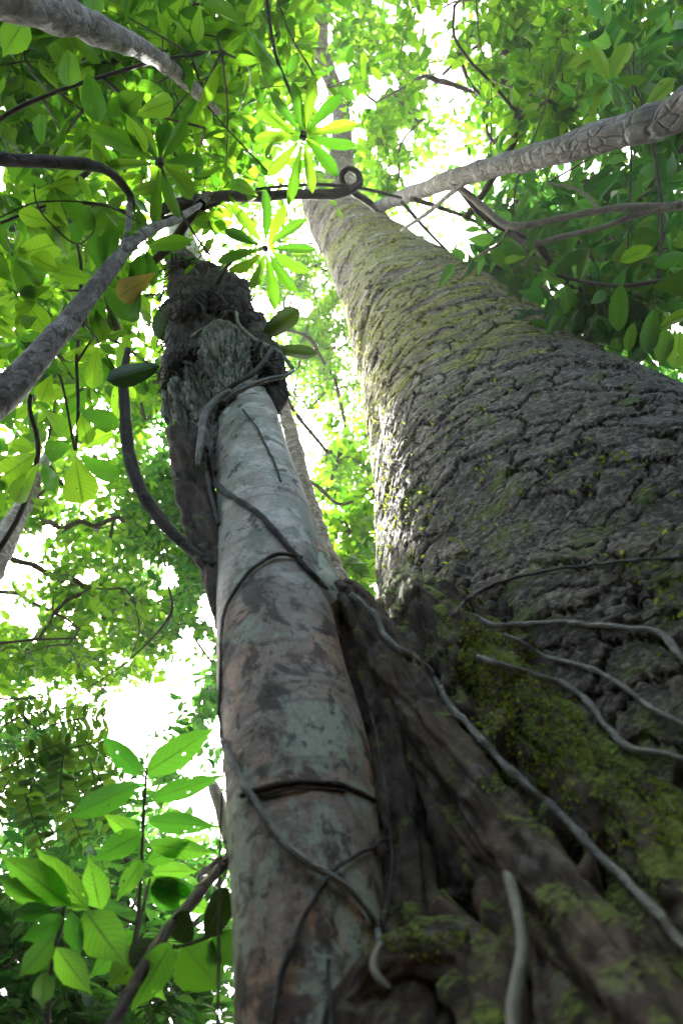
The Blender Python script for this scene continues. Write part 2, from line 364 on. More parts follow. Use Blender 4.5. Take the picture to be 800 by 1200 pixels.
M_vined = bark_material('dark_vine_bark', (0.05, 0.048, 0.042), (0.11, 0.11, 0.095), (0.02, 0.018, 0.015), scale=(60, 60, 14), depth=0.006, rough=0.7, patch=[((0.20, 0.21, 0.18), 14, 0.56, 0.64, 0.7)])
M_tip = bark_material('pale_root_tip', (0.15, 0.155, 0.12), (0.26, 0.265, 0.21), (0.07, 0.065, 0.05), scale=(40, 40, 10), depth=0.002, rough=0.55)
def moss_material():
    b = NT('moss_sprouts'); t = b.attr('tint', 2)
    c = b.mix(t, (0.09, 0.13, 0.015), (0.28, 0.32, 0.05))
    d = b.n('BsdfDiffuse', {'Color': c}); tr = b.n('BsdfTranslucent', {'Color': b.mix(t, (0.2, 0.3, 0.03), (0.45, 0.5, 0.08))})
    return b.out(b.n('MixShader', {0: 0.45, 1: d.outputs[0], 2: tr.outputs[0]}).outputs[0])
M_moss = moss_material()
def ground_material():
    b = NT('leaf_litter'); oc = b.n('TexCoord').outputs['Object']
    n = b.noise(oc, 6, 5, 0.6); v = b.n('TexVoronoi', {'Vector': oc, 'Scale': 9.0})
    c = b.mix(b.mr(n, 0.3, 0.7), (0.035, 0.024, 0.014), (0.10, 0.065, 0.035))
    c = b.mix(0.35, c, b.mix(b.n('SeparateColor', {0: v.outputs['Color']}).outputs[0], (0.05, 0.03, 0.015), (0.13, 0.08, 0.04)))
    bp = b.n('Bump', {'Strength': 0.8, 'Distance': 0.03, 'Height': n}).outputs[0]
    return b.out(b.n('BsdfPrincipled', {'Base Color': c, 'Roughness': 0.9, 'Normal': bp}).outputs[0])

# ------------------------------------------------------------------ leaf shapes
def leaf_template(rows, nx, fold, droop, wave=0.0):
    """rows = [(v, halfwidth)], outline narrow at both ends; returns V, F, uv. Unit length, half widths relative to 0.5."""
    V, UV = [], []
    xs = np.linspace(-1, 1, nx)
    for v, w in rows:
        for x in xs:
            V.append((x * w, v, fold * abs(x) * w - droop * v * v + wave * w * math.sin(9 * v + 2 * x) * abs(x)))
            UV.append((0.5 + 0.5 * x, v))
    F = []
    for r in range(len(rows) - 1):
        for c in range(nx - 1):
            i = r * nx + c; F.append((i, i + 1, i + 1 + nx, i + nx))
    return np.array(V), np.array(F), np.array(UV)
SH = {
 'ovate':   [(0, .02), (.10, .30), (.28, .50), (.5, .46), (.72, .29), (.88, .11), (1, .01)],
 'obovate': [(0, .02), (.14, .13), (.36, .30), (.6, .46), (.78, .48), (.92, .30), (1, .03)],
 'oblong':  [(0, .03), (.12, .26), (.3, .42), (.55, .50), (.75, .46), (.91, .26), (1, .02)],
 'drip':    [(0, .02), (.08, .26), (.25, .48), (.48, .49), (.7, .32), (.86, .10), (1, .005)],
 'oar':     [(0, .03), (.16, .19), (.36, .36), (.6, .49), (.8, .46), (.93, .24), (1, .02)],
}
FAR_ROWS = [(0, .02), (.25, .42), (.58, .44), (1, .01)]
FAR_V, FAR_F, FAR_UV = leaf_template(FAR_ROWS, 3, 0.22, 0.10)

def leaf_mesh(name, shape, mat, fold=0.25, droop=0.12, wave=0.08):
    V, F, UV = leaf_template(SH[shape], 5, fold, droop, wave)
    return mesh_np(name, V, F, mat, uv=UV)

def leaf_frames(d, n):
    y = nrm(d); x = nrm(np.cross(y, n)); z = np.cross(x, y); return x, y, z

COARSE = leaf_template([(0, .03), (.45, .5), (1, .02)], 2, 0.0, 0.12)
def leaves_stuff(name, pos, d, n, length, width, mat, coarse=False):
    x, y, z = leaf_frames(d, n)
    T, TF, TUV = COARSE if coarse else (FAR_V, FAR_F, FAR_UV)
    V = pos[:, None, :] + length[:, None, None] * (T[None, :, 1, None] * y[:, None, :] + T[None, :, 2, None] * z[:, None, :]) + (width[:, None, None] * T[None, :, 0, None]) * x[:, None, :]
    k = len(T); N = len(pos)
    F = (TF[None] + (np.arange(N) * k)[:, None, None]).reshape(-1, 4)
    uv = np.tile(TUV, (N, 1)); tint = np.repeat(rng.rand(N), k)
    return mesh_np(name, V.reshape(-1, 3), F, mat, uv=uv, attrs={'tint': tint})

def leaf_obj(me, pos, d, n, length, width, parent, name='leaf'):
    x, y, z = leaf_frames(np.asarray(d, float)[None], np.asarray(n, float)[None]); x, y, z = x[0], y[0], z[0]
    o = bpy.data.objects.new(name, me); COL.objects.link(o); o.parent = parent
    p = np.asarray(pos) - np.array(parent_loc(parent))
    o.matrix_local = Matrix(((x[0] * width, y[0] * length, z[0] * length, p[0]), (x[1] * width, y[1] * length, z[1] * length, p[1]),
                             (x[2] * width, y[2] * length, z[2] * length, p[2]), (0, 0, 0, 1)))
    return o

def span_leaf(me, parent, b, t, w, s0, s1, tilt=0.0):
    """a leaf from base pixel b at distance s0 to tip pixel t at distance s1, w px wide."""
    p0, p1 = P(*b, s0), P(*t, s1); d = p1 - p0
    view = ray((b[0] + t[0]) / 2, (b[1] + t[1]) / 2)
    side = np.cross(nrm(d), view); n = view + tilt * side
    L = np.linalg.norm(d); width = w / FPX * (s0 + s1) / 2 * (ray(*b) @ FW) * math.sqrt(1 + tilt * tilt)
    return leaf_obj(me, p0, d, n, L, width, parent)

# ================================================================== large structure
# ground
g = np.linspace(-1, 1, 61); g = np.sign(g) * np.abs(g) ** 2.2 * 400
gx, gy = np.meshgrid(g, g)
gv = np.stack([gx.ravel(), gy.ravel(), np.zeros(gx.size)], 1)
gv[:, 2] = 0.12 * fbm(np.c_[gv[:, :2] * 0.35, np.zeros(len(gv))], 3, 5) * np.clip(np.hypot(gv[:, 0], gv[:, 1]) / 3, 0, 1)
k = 61; ii, jj = np.meshgrid(np.arange(k - 1), np.arange(k - 1), indexing='ij'); q = (ii * k + jj).ravel()
gr = link('ground', mesh_np('ground', gv, np.stack([q, q + 1, q + 1 + k, q + k], 1), ground_material())); gr['kind'] = 'structure'

BVH = []
def surf_add(V, F): BVH.append(BVHTree.FromPolygons([tuple(v) for v in V], [tuple(int(i) for i in f) for f in F]))
def surf(x, y, default=None, only=None):
    d = Vector(ray(x, y)); best = None
    for i, b in enumerate(BVH):
        if only is not None and i not in only: continue
        h = b.ray_cast(Vector(EYE), d)
        if h[0] is not None and (best is None or h[3] < best[0]): best = (h[3], h[1], i)
    global LAST_HIT
    LAST_HIT = best[2] if best else None
    return best[:2] if best else (default, None)

# ---- the great mossy tree
big = thing('forest_tree', 'massive mossy trunk with cracked dark bark and spreading buttress roots', 'tree', (1.1, 3.0, 0))
D0 = [[1.03, 2.98, -0.3, 1.74], [1.117, 2.98, 1.0, 1.523], [1.2, 2.98, 2.5, 1.355], [1.276, 2.98, 4.0, 1.187], [1.293, 2.98, 5.2, 1.019], [1.359, 2.98, 6.5, 0.927],
      [1.391, 2.98, 8.0, 0.832], [1.368, 2.98, 10.0, 0.692], [1.359, 2.98, 12.5, 0.590], [1.345, 2.98, 15.0, 0.575], [1.36, 2.98, 16.6, 0.55]]
q = spline(D0, 24)
L = np.concatenate([[0], np.cumsum(np.linalg.norm(np.diff(q[:, :3], axis=0), axis=1))])
zz = L[-1] * np.linspace(0, 1, 760) ** 1.35
q = np.stack([np.interp(zz, L, q[:, i]) for i in range(4)], 1)
def big_flute(a, l): return 1 + 0.025 * np.sin(3 * a + 0.4 * l) * np.exp(-l / 6) + 0.012 * np.sin(7 * a - 0.3 * l)
u_ = np.linspace(0, 1, 440, endpoint=False); ang = math.radians(-110) + 2 * np.pi * (u_ - 0.5) - 0.80 * np.sin(2 * np.pi * (u_ - 0.5))
V, F, bk, tri = tube_np(q[:, :3], q[:, 3], 440, flute=big_flute, angles=ang)
link('trunk', mesh_np('great_trunk', V, F, M_big, attrs={'bark': bk}, tri=tri), big)
V2, F2, _, _ = tube_np(q[::8, :3], q[::8, 3], 60, flute=big_flute, cap=False); surf_add(V2, F2)
BIG_TOP = q[-1, :3]

def part_tube(name, rows, mat, parent, segs=12, n_per=8, rough=0.0, rscale=6, seed=0, flute=None, collide=False, resample=None):
    path, rad = px_path(rows, n_per)
    if flute is not None:
        V, F, bk, tri = tube_np(path, rad, segs, flute=flute)
        c = np.vstack([np.repeat(path, segs, 0), path[:1], path[-1:]])
        nf = 0.07 * fbm(V * 4, 2, 31) + 0.17 * fbm(bk * np.array([24, 24, 6.0]), 4, 8)
        V = V + (V - c) * nf[:, None]
        me = mesh_np(name, V, F, mat, attrs={'bark': bk}, tri=tri)
    else:
        me = tube_mesh(name, path, rad, mat, segs, rough, rscale, seed)
    if collide:
        surf_add(V[:-2], F) if flute is not None else surf_add(*tube_np(path, rad, 24, cap=False)[:2])
    return link(name, me, parent), path, rad

# buttress roots in front of the great trunk
def ridge_flute(k, ph, am=0.16):
    return lambda a, l: 1 + am * np.sin(k * a + ph + 0.4 * np.sin(1.3 * l)) + 0.06 * np.sin(5 * a + 0.9 * l) + 0.035 * np.sin(11 * a + 1.2 * l + ph)
part_tube('buttress_root', [(470, 690, 30, 3.5), (480, 720, 90, 3.15), (520, 770, 180, 2.9), (560, 850, 260, 2.75), (600, 960, 330, 2.55), (640, 1080, 420, 2.35), (690, 1230, 520, 2.2), (740, 1500, 600, 1.9)],
          M_root, big, 160, 26, flute=ridge_flute(4, 0.5, 0.10), collide=True)
part_tube('buttress_root', [(392, 688, 26, 2.72), (412, 705, 42, 2.7), (440, 752, 62, 2.56), (492, 850, 84, 2.28), (568, 960, 100, 1.98), (655, 1075, 118, 1.70), (760, 1215, 140, 1.42), (980, 1500, 150, 1.1)],
          M_root, big, 110, 34, flute=ridge_flute(3, 1.1), collide=True)
part_tube('buttress_root', [(462, 676, 10, 3.5), (470, 694, 34, 3.1), (505, 724, 62, 2.78), (560, 790, 84, 2.52), (640, 890, 96, 2.2), (730, 1000, 108, 1.92), (840, 1130, 130, 1.62), (1060, 1400, 150, 1.25)],
          M_mossroot, big, 110, 34, flute=ridge_flute(3, 2.6), collide=True)
part_tube('buttress_root', [(520, 690, 10, 3.4), (530, 716, 30, 2.95), (562, 754, 44, 2.68), (640, 830, 56, 2.42), (720, 905, 66, 2.18), (820, 1000, 80, 1.95), (1000, 1180, 90, 1.6)],
          M_mossroot, big, 90, 30, flute=ridge_flute(2, 0.2), collide=True)
part_tube('buttress_root', [(405, 705, 30, 2.85), (432, 780, 60, 2.6), (462, 880, 88, 2.32), (478, 1000, 100, 2.08), (486, 1120, 116, 1.92), (500, 1300, 150, 1.75)],
          M_root, big, 80, 26, flute=ridge_flute(3, 3.3, 0.12), collide=True)
part_tube('buttress_root', [(405, 1300, 120, 1.72), (428, 1190, 96, 1.76), (470, 1140, 84, 1.76), (520, 1128, 84, 1.74), (566, 1150, 96, 1.70), (592, 1210, 120, 1.60), (610, 1420, 140, 1.4)],
          M_root, big, 90, 22, flute=ridge_flute(3, 0.9, 0.1), collide=True)
part_tube('buttress_root', [(470, 1420, 150, 1.62), (492, 1260, 140, 1.72), (505, 1170, 110, 1.78), (512, 1120, 50, 1.86)], M_root, big, 80, 18, flute=ridge_flute(4, 2.9, 0.14), collide=True)
part_tube('buttress_root', [(610, 1010, 40, 1.86), (640, 1075, 60, 1.72), (662, 1150, 70, 1.6), (690, 1260, 84, 1.45)], M_root, big, 70, 22, flute=ridge_flute(3, 4.2, 0.15), collide=True)

# pale limb that carries the great tree on upwards
limb, lp, lr = part_tube('limb', [(392, 250, 54, 14.6), (398, 205, 36, 15.6), (400, 170, 27, 16.2), (399, 130, 20, 17.0), (391, 103, 18, 17.6), (380, 70, 20, 18.0), (374, 38, 20, 18.4), (383, 0, 19, 18.8), (396, -50, 15, 19.2)], M_grey, big, 16, 8, rough=0.08)

# ---- the pale tree in front
pale = thing('pale_tree', 'slim pale trunk blotched with grey lichen, wrapped by dark vines', 'tree', (-0.33, 1.67, 0))
rows = []
for x, y, w in [(365, 1200, 186), (361, 1050, 181), (348, 900, 170), (331, 800, 148), (321, 700, 129), (309, 600, 107), (296, 530, 86), (285, 465, 64), (268, 415, 54), (250, 370, 44), (232, 330, 37), (215, 285, 29), (203, 235, 22), (196, 180, 16), (192, 120, 12)]:
    v = ray(x, y); rows.append((x, y, w, 1.7 / math.hypot(v[0], v[1]) if y > 250 else None))
for i in range(len(rows)):
    if rows[i][3] is None: rows[i] = rows[i][:3] + (rows[i - 1][3] + 1.4,)
path, rad = px_path(rows, 24)
path = np.vstack([[[path[0][0], path[0][1], z] for z in (-0.2, 0.3, 0.8)], path]); rad = np.concatenate([[rad[0] * 1.25, rad[0] * 1.08, rad[0] * 1.02], rad])
Lq = np.concatenate([[0], np.cumsum(np.linalg.norm(np.diff(path, axis=0), axis=1))]); t = np.linspace(0, Lq[-1], 520)
pq = np.stack([np.interp(t, Lq, path[:, i]) for i in range(3)], 1); pr_ = np.interp(t, Lq, rad)
pf = lambda a, l: 1 + 0.025 * np.sin(3 * a + l) + 0.018 * np.sin(2 * a - 2.1 * l) + 0.01 * np.sin(6.0 * l + a)
V, F, bk, tri = tube_np(pq, pr_, 150, flute=pf)
link('trunk', mesh_np('pale_trunk', V, F, M_pale, attrs={'bark': bk}, tri=tri), pale)
V2, F2, _, _ = tube_np(pq[::6], pr_[::6], 48, cap=False, flute=pf); surf_add(V2, F2); PALE_I = len(BVH) - 1
# the flange by which it has grown onto the buttress
part_tube('flange', [(352, 590, 20, 3.38), (360, 640, 36, 3.05), (370, 676, 46, 2.84), (384, 696, 42, 2.72), (398, 712, 30, 2.66)], M_pale, pale, 60, 14, rough=0.1, rscale=9, collide=True)
PALE_ALL = [PALE_I, len(BVH) - 1]

# ---- dead broken stem clasping the pale tree
dead = thing('dead_stem', 'dark broken stem with fluted ragged bark clinging to the left of the pale trunk', 'tree stump', tuple(P(262, 700, 2.85)))
fl = lambda a, l: 1 + 0.16 * np.sin(9 * a + 2 * np.sin(3 * l)) + 0.10 * np.sin(5 * a + 4 * l) + 0.06 * np.sin(23 * a)
part_tube('stem', [(262, 760, 10, 2.55), (256, 700, 22, 2.8), (247, 650, 38, 3.05), (238, 610, 44, 3.28), (227, 570, 40, 3.55), (217, 530, 32, 3.85), (207, 505, 22, 4.05)], M_root, dead, 90, 18, flute=ridge_flute(3, 2.2, 0.12))
part_tube('bark_slab', [(246, 560, 26, 3.72), (239, 525, 46, 3.95), (229, 488, 54, 4.25), (220, 455, 46, 4.55), (211, 436, 26, 4.75)], M_flute, dead, 120, 18, flute=fl)
part_tube('bark_slab', [(262, 500, 22, 4.2), (252, 470, 30, 4.4), (242, 445, 28, 4.6), (238, 430, 14, 4.75)], M_flute, dead, 80, 14, flute=fl)
part_tube('snag', [(252, 560, 16, 3.55), (240, 535, 22, 3.7), (232, 515, 20, 3.85), (228, 498, 8, 4.0)], M_dark, dead, 24, 10, rough=0.25, rscale=12)

# ---- clump of epiphyte roots high on the pale trunk
clump = thing('epiphyte_clump', 'dark shaggy mass of roots wrapped round the pale trunk with two leathery leaves', 'epiphyte', tuple(P(262, 400, 5.2)))
def lump(name, rows, seed, rough=0.35, mat=M_dark, segs=72):
    path, rad = px_path(rows, 16); V, F, bk, tri = tube_np(path, rad, segs)
    c = np.vstack([np.repeat(path, segs, 0), path[:1], path[-1:]])
    nn = fbm(V * 5, 3, seed) * rough + 0.22 * np.abs(fbm(V * np.array([26, 26, 6]), 3, seed + 9))
    V = V + (V - c) * nn[:, None]
    return link(name, mesh_np(name, V, F, mat, attrs={'bark': bk}, tri=tri), clump)
lump('root_mat', [(232, 425, 36, 4.75), (230, 400, 48, 5.15), (234, 372, 56, 5.55), (228, 345, 46, 6.0), (217, 318, 36, 6.6), (207, 296, 22, 7.2)], 3)
lump('root_mat', [(292, 402, 44, 5.2), (274, 382, 62, 5.4), (262, 360, 60, 5.7), (250, 338, 44, 6.1), (236, 318, 26, 6.5)], 7)
lump('root_mat', [(318, 482, 14, 4.15), (322, 465, 28, 4.3), (316, 440, 40, 4.5), (306, 415, 38, 4.8), (296, 392, 30, 5.1)], 12)
lump('root_mat', [(210, 475, 16, 4.3), (204, 440, 26, 4.7), (212, 405, 34, 5.0), (222, 380, 30, 5.3)], 15)
lump('root_bole', [(268, 478, 26, 4.05), (270, 450, 44, 4.35), (266, 422, 54, 4.62), (262, 402, 44, 4.85), (258, 388, 20, 5.0)], 18, rough=0.14, mat=M_flute)
for k_ in range(22):
    cx, cy, s_ = random.choice([(236, 370, 5.05), (236, 345, 5.5), (262, 372, 5.0), (312, 440, 4.25), (224, 325, 6.0), (268, 430, 4.4), (222, 420, 4.6)])
    a_ = rng.randn() * 0.7; hw = 18 + 22 * rng.rand(); w_ = 1.6 + 2.6 * rng.rand(); oy = rng.randn() * 12
    rr_ = [(cx + math.cos(a_) * t_ * hw + rng.randn() * 3, cy + oy + math.sin(a_) * t_ * hw + 8 * t_ * t_ + rng.randn() * 3, w_ * (1.1 - 0.5 * abs(t_)), s_ + 0.16 * t_ * t_) for t_ in np.linspace(-1, 1, 7)]
    p2, r2 = px_path(rr_, 4); link('root_strand', tube_mesh('root_strand', p2, r2, random.choice([M_vined, M_vined, M_vine, M_dark]), 6, 0.15, 30), clump)
# rootlets: real fine hair roots over the mat
Vs, Fs, Bs, off = [], [], [], 0
for i in range(800):
    cx, cy, s, sx, sy = random.choice([(230, 375, 5.25, 34, 40), (230, 375, 5.25, 34, 40), (265, 372, 5.3, 36, 30), (315, 440, 4.4, 16, 34), (212, 325, 6.3, 22, 26), (206, 430, 4.6, 14, 34)])
    x, y = cx + rng.randn() * sx * 0.55, cy + rng.randn() * sy * 0.55
    a = rng.rand() * 6.28; ln = 8 + 18 * rng.rand(); w = 0.6 + rng.rand() ** 2 * 2.4
    ds = rng.randn() * 0.06
    pts = [(x, y, w, s + ds), (x + math.cos(a) * ln * .5 + rng.randn() * 3, y + math.sin(a) * ln * .5 + 4 + rng.randn() * 3, w, s - 0.1 + ds), (x + math.cos(a) * ln, y + math.sin(a) * ln + 9, w * .6, s - 0.04 + ds)]
    path, rad = px_path(pts, 3); V, F, bk, _ = tube_np(path, rad, 4, cap=False)
    Vs.append(V); Fs.append(F + off); Bs.append(bk); off += len(V)
link('rootlets', mesh_np('rootlets', np.vstack(Vs), np.vstack(Fs), M_dark, attrs={'bark': np.vstack(Bs)}), clump, stuff=True)
leather = leaf_mesh('leathery_leaf', 'oblong', L_leath, 0.2, 0.06, 0.05)
span_leaf(leather, clump, (306, 396), (352, 361), 24, 5.0, 4.8)
span_leaf(leather, clump, (318, 408), (374, 415), 16, 4.8, 4.6)
span_leaf(leather, clump, (206, 345), (186, 400), 30, 5.9, 5.6)

# ================================================================== vines lying on the trunks
def vine(label, rows, mat, group, cat='vine', name='vine', s_list=None, only=None, default=2.5, sink=0.35, segs=10, n_per=8, lift=0.012):
    out = []; last = default
    fine = spline([(x, y, w) for x, y, w in rows], 5)
    hits = []
    for x, y, w in fine:
        s, _ = surf(x, y, None, only); hits.append(s)
    known = [h for h in hits if h is not None]
    for i, (x, y, w) in enumerate(fine):
        s = hits[i]
        if s is None:
            j = min((abs(k - i), h) for k, h in enumerate(hits) if h is not None)[1] if known else default; s = j
        out.append(s)
    out = np.array(out); k = np.array([1, 2, 3, 2, 1]) / 9.0
    sm = np.convolve(np.pad(out, 2, 'edge'), k, 'valid'); out = np.minimum(sm, out + 0.02)
    rws = [(x, y, w, s - w / FPX * s * sink - lift) for (x, y, w), s in zip(fine, out)]
    path, rad = px_path(rws, 2)
    path = path + 0.0035 * np.stack([vnoise(path * 22, 1), vnoise(path * 22, 2), vnoise(path * 22, 3)], 1)
    rad = rad * 0.86 * (1 + 0.22 * vnoise(path * 18, 5) + 0.35 * np.clip(vnoise(path * 9, 6) - 0.45, 0, 1))
    t = thing(name, label, cat, tuple(path[-1]), group)
    link('stem', tube_mesh('vine_stem', path, rad, mat, segs, 0.14, 30), t); return t
GV = 'vines climbing the pale trunk'
vine('thick dark vine slanting from the root clump down the pale trunk to the buttress', [(338, 437, 7), (305, 447, 8), (268, 463, 8), (246, 490, 8), (241, 522, 8), (250, 558, 8), (262, 576, 9), (298, 598, 8), (333, 633, 8), (360, 667, 7), (384, 690, 6)], M_vined, GV)
vine('thin vine arching off the thick one to the left edge of the pale trunk', [(354, 653, 6), (325, 650, 6), (300, 664, 5), (278, 688, 5), (264, 715, 5), (259, 760, 5), (258, 850, 5), (264, 878, 5)], M_vined, GV)
vine('long grey vine crossing the lower pale trunk, its pale tip hanging free', [(260, 868, 9), (283, 915, 10), (326, 980, 10), (360, 1012, 10), (385, 1025, 11), (420, 1052, 10), (440, 1085, 10), (446, 1112, 10)], M_vine, GV)
vine('dark rootlet dropping from the vine crossing on the lower pale trunk', [(383, 1028, 8), (360, 1068, 8), (342, 1110, 9), (328, 1150, 9), (318, 1215, 9)], M_vined, GV)
vine('short dark vine rising from the crossing to the shadowed edge of the pale trunk', [(388, 1022, 6), (415, 1003, 6), (440, 990, 6), (456, 982, 5)], M_vined, GV)
vine('dark girdling root round the lower pale trunk above the vine crossing', [(284, 932, 8), (320, 921, 9), (360, 916, 8), (400, 921, 8), (440, 938, 7)], M_dark, GV, lift=0.004, sink=0.1)
vine('second girdling root just below the dark girdle of the pale trunk', [(292, 940, 4), (330, 927, 5), (370, 923, 4), (405, 928, 4)], M_dark, GV, lift=0.004, sink=0.1)
vine('short upright dark root at the foot of the pale trunk', [(386, 1125, 6), (385, 1150, 7), (388, 1180, 7), (387, 1215, 6)], M_vined, GV)
vine('hairline vine running down the right of the upper pale trunk', [(285, 480, 3), (300, 500, 3), (318, 535, 3), (330, 565, 3)], M_vined, GV)
GR = 'pale roots looped over the root clump'
def free_tube(label, rows, mat, name='vine', cat='vine', group=None, segs=9, n_per=8, rough=0.06):
    path, rad = px_path(rows, n_per)
    t = thing(name, label, cat, tuple(path[-1]), group)
    link('stem', tube_mesh(name + '_stem', path, rad, mat, segs, rough, 14), t); return t
free_tube('pale hooked root curling round the upper left of the dark root clump', [(273, 382, 4, 4.9), (255, 382, 4, 4.88), (238, 386, 4, 4.88), (224, 396, 4, 4.9), (222, 402, 4, 4.9), (232, 405, 4, 4.85), (246, 410, 3, 4.85)], M_vine, 'aerial_root', 'root', GR)
free_tube('pale root wandering from the clump top to its right lobe', [(277, 366, 4, 5.0), (280, 380, 4, 4.85), (296, 396, 5, 4.6), (312, 405, 5, 4.45), (330, 415, 5, 4.35), (343, 432, 5, 4.2)], M_vine, 'aerial_root', 'root', GR)
free_tube('dark root slung across the clump below the pale wandering root', [(258, 462, 6, 4.0), (275, 450, 6, 4.0), (296, 438, 6, 4.05), (310, 422, 6, 4.15), (319, 408, 5, 4.3)], M_vined, 'aerial_root', 'root', GR)
free_tube('grey root slung from the vine bend to the tip of the right lobe', [(262, 470, 6, 3.95), (285, 456, 6, 3.95), (310, 446, 6, 3.98), (335, 440, 5, 4.0), (344, 434, 4, 4.1)], M_vine, 'aerial_root', 'root', GR)
free_tube('thick grey root dropping beside the fluted bark slab', [(270, 458, 8, 3.9), (252, 470, 9, 3.86), (240, 486, 9, 3.78), (236, 510, 8, 3.66), (233, 535, 8, 3.5), (232, 546, 5, 3.44)], M_vine, 'aerial_root', 'root', GR)
free_tube('thin root trailing down the dark hollow of the dead stem', [(252, 500, 5, 3.75), (245, 525, 5, 3.6), (243, 560, 5, 3.4), (250, 590, 5, 3.2), (256, 615, 5, 3.05)], M_vined, 'aerial_root', 'root', GR)
GB = 'vines over the great trunk and its buttress roots'
vine('long pale vine winding down the nearest buttress root', [(412, 697, 8), (428, 710, 8), (441, 722, 8), (450, 745, 8), (470, 762, 9), (500, 783, 9), (514, 803, 10), (528, 828, 10), (560, 862, 11), (600, 905, 12), (645, 945, 13), (700, 1000, 13), (760, 1060, 14), (812, 1120, 15)], M_vine, GB, sink=0.4, lift=0.03)
vine('uppermost dark vine curving across the great trunk above the roots', [(530, 722, 6), (548, 702, 6), (580, 684, 6), (625, 671, 5), (700, 661, 5), (760, 656, 5), (815, 652, 5)], M_vined, GB, lift=0.05)
vine('pale vine running level across the dark bark, below the uppermost', [(555, 720, 6), (575, 732, 8), (610, 732, 8), (655, 729, 8), (700, 734, 8), (740, 737, 8), (772, 741, 9), (790, 760, 11), (818, 795, 11)], M_vine, GB, lift=0.05)
vine('thin vine slanting down the dark bark between two thicker ones', [(590, 744, 6), (610, 752, 6), (640, 770, 7), (690, 783, 7), (730, 805, 7), (765, 832, 7), (815, 856, 7)], M_vine, GB, lift=0.05)
vine('lowest vine looping off the mossy buttress across the great trunk', [(560, 770, 8), (595, 782, 8), (635, 794, 9), (665, 804, 9), (690, 825, 9), (715, 858, 9), (740, 877, 10), (775, 884, 9), (820, 892, 9)], M_vine, GB, lift=0.05)
vine('thin dark vine trailing down the shadowed root beside the pale trunk', [(425, 800, 4), (438, 850, 4), (447, 900, 4), (455, 950, 4), (458, 1000, 4), (456, 1050, 4), (448, 1095, 4)], M_vined, GB)
GT = 'pale root tips at the foot of the roots'
free_tube('thick pale aerial root hanging straight down between the buttress roots', [(588, 1005, 10, surf(588, 1005)[0] + 0.03), (596, 1028, 14, surf(596, 1028)[0] - 0.01), (607, 1072, 14, 1.48), (612, 1110, 15, 1.42), (606, 1150, 17, 1.36), (601, 1185, 18, 1.31), (603, 1230, 18, 1.25)], M_tip, 'aerial_root', 'root', GT, segs=14)
free_tube('short curled pale root tip beside the foot of the pale trunk', [(447, 1106, 7, 1.56), (440, 1118, 8, 1.54), (438, 1134, 9, 1.52), (446, 1149, 9, 1.50), (457, 1159, 6, 1.49)], M_tip, 'aerial_root', 'root', GT, segs=14)

# ================================================================== moss sprouts on the great trunk (countless)
pos, dr, nn, ln = [], [], [], []
spots = [(450, 620, 14, 60, 300), (425, 480, 12, 60, 170), (405, 380, 10, 40, 90), (480, 640, 30, 50, 90), (540, 560, 40, 60, 14), (480, 520, 40, 60, 24), (620, 500, 120, 60, 20), (720, 555, 40, 14, 40), (560, 400, 90, 40, 24), (770, 690, 24, 30, 40), (640, 380, 60, 20, 30), (520, 330, 60, 20, 14)]
moss_rows = [(600, 790, 30, 40, 260, 2), (690, 870, 40, 40, 240, 2), (560, 760, 20, 30, 160, 2), (780, 960, 30, 30, 120, 2), (640, 850, 50, 50, 160, 2), (495, 1106, 34, 8, 30, 1)]
moss_rows = [(a, b, c, d, n * 3, 2) for a, b, c, d, n, _ in moss_rows]
for it in spots + moss_rows:
    cx, cy, sx, sy, n = it[:5]
    for _ in range(n):
        x, y = cx + rng.randn() * sx, cy + rng.randn() * sy
        s, nor = surf(x, y)
        if s is None or (LAST_HIT == 0) != (len(it) == 5): continue
        p = P(x, y, s); no = np.array(nor)
        if len(it) == 5 and abs(p[2] - 0) < 0.2: continue
        c = 1 if len(it) == 5 else 3
        for _k in range(3):
            pos.append(p + no * (0.012 if c == 1 else 0.004) + rng.randn(3) * (0.012 if c == 1 else 0.008)); dr.append(nrm(no * 0.8 + rng.randn(3) * 0.6)); nn.append(rng.randn(3))
            ln.append((0.01 + 0.022 * rng.rand()) if c == 1 else (0.006 + 0.009 * rng.rand()))
pos, dr, nn, ln = map(np.array, (pos, dr, nn, ln))
link('moss_sprouts', leaves_stuff('moss_sprouts', pos, dr, nn, ln, ln * 0.6, M_moss, True), big, stuff=True)

# ================================================================== trees all round
GAPS = [(150, 838, 88, 40, .96), (215, 790, 34, 46, .85), (60, 810, 44, 24, .75), (225, 955, 34, 44, .8), (20, 650, 34, 38, .85), (110, 775, 50, 20, .5), (520, 28, 30, 40, .93), (530, 112, 30, 36, .95), (500, 60, 34, 70, .4),
        (520, 200, 60, 60, .55), (482, 262, 34, 22, .95), (540, 275, 45, 24, .85), (362, 505, 16, 40, .7), (375, 330, 16, 20, .7), (395, 470, 30, 40, .4), (25, 185, 26, 16, .75), (210, 495, 16, 28, .7), (130, 525, 30, 26, .5),
        (645, 195, 30, 16, .7), (705, 195, 26, 14, .6), (600, 285, 30, 18, .5), (100, 590, 60, 30, .5), (305, 65, 14, 14, .6), (381, 50, 15, 66, .9), (398, 150, 12, 40, .7), (250, 290, 40, 20, .5), (180, 660, 40, 22, .4), (150, 1170, 50, 40, .5), (20, 900, 22, 30, .4), (130, 200, 70, 8, .4), (10, 720, 30, 40, .6)]
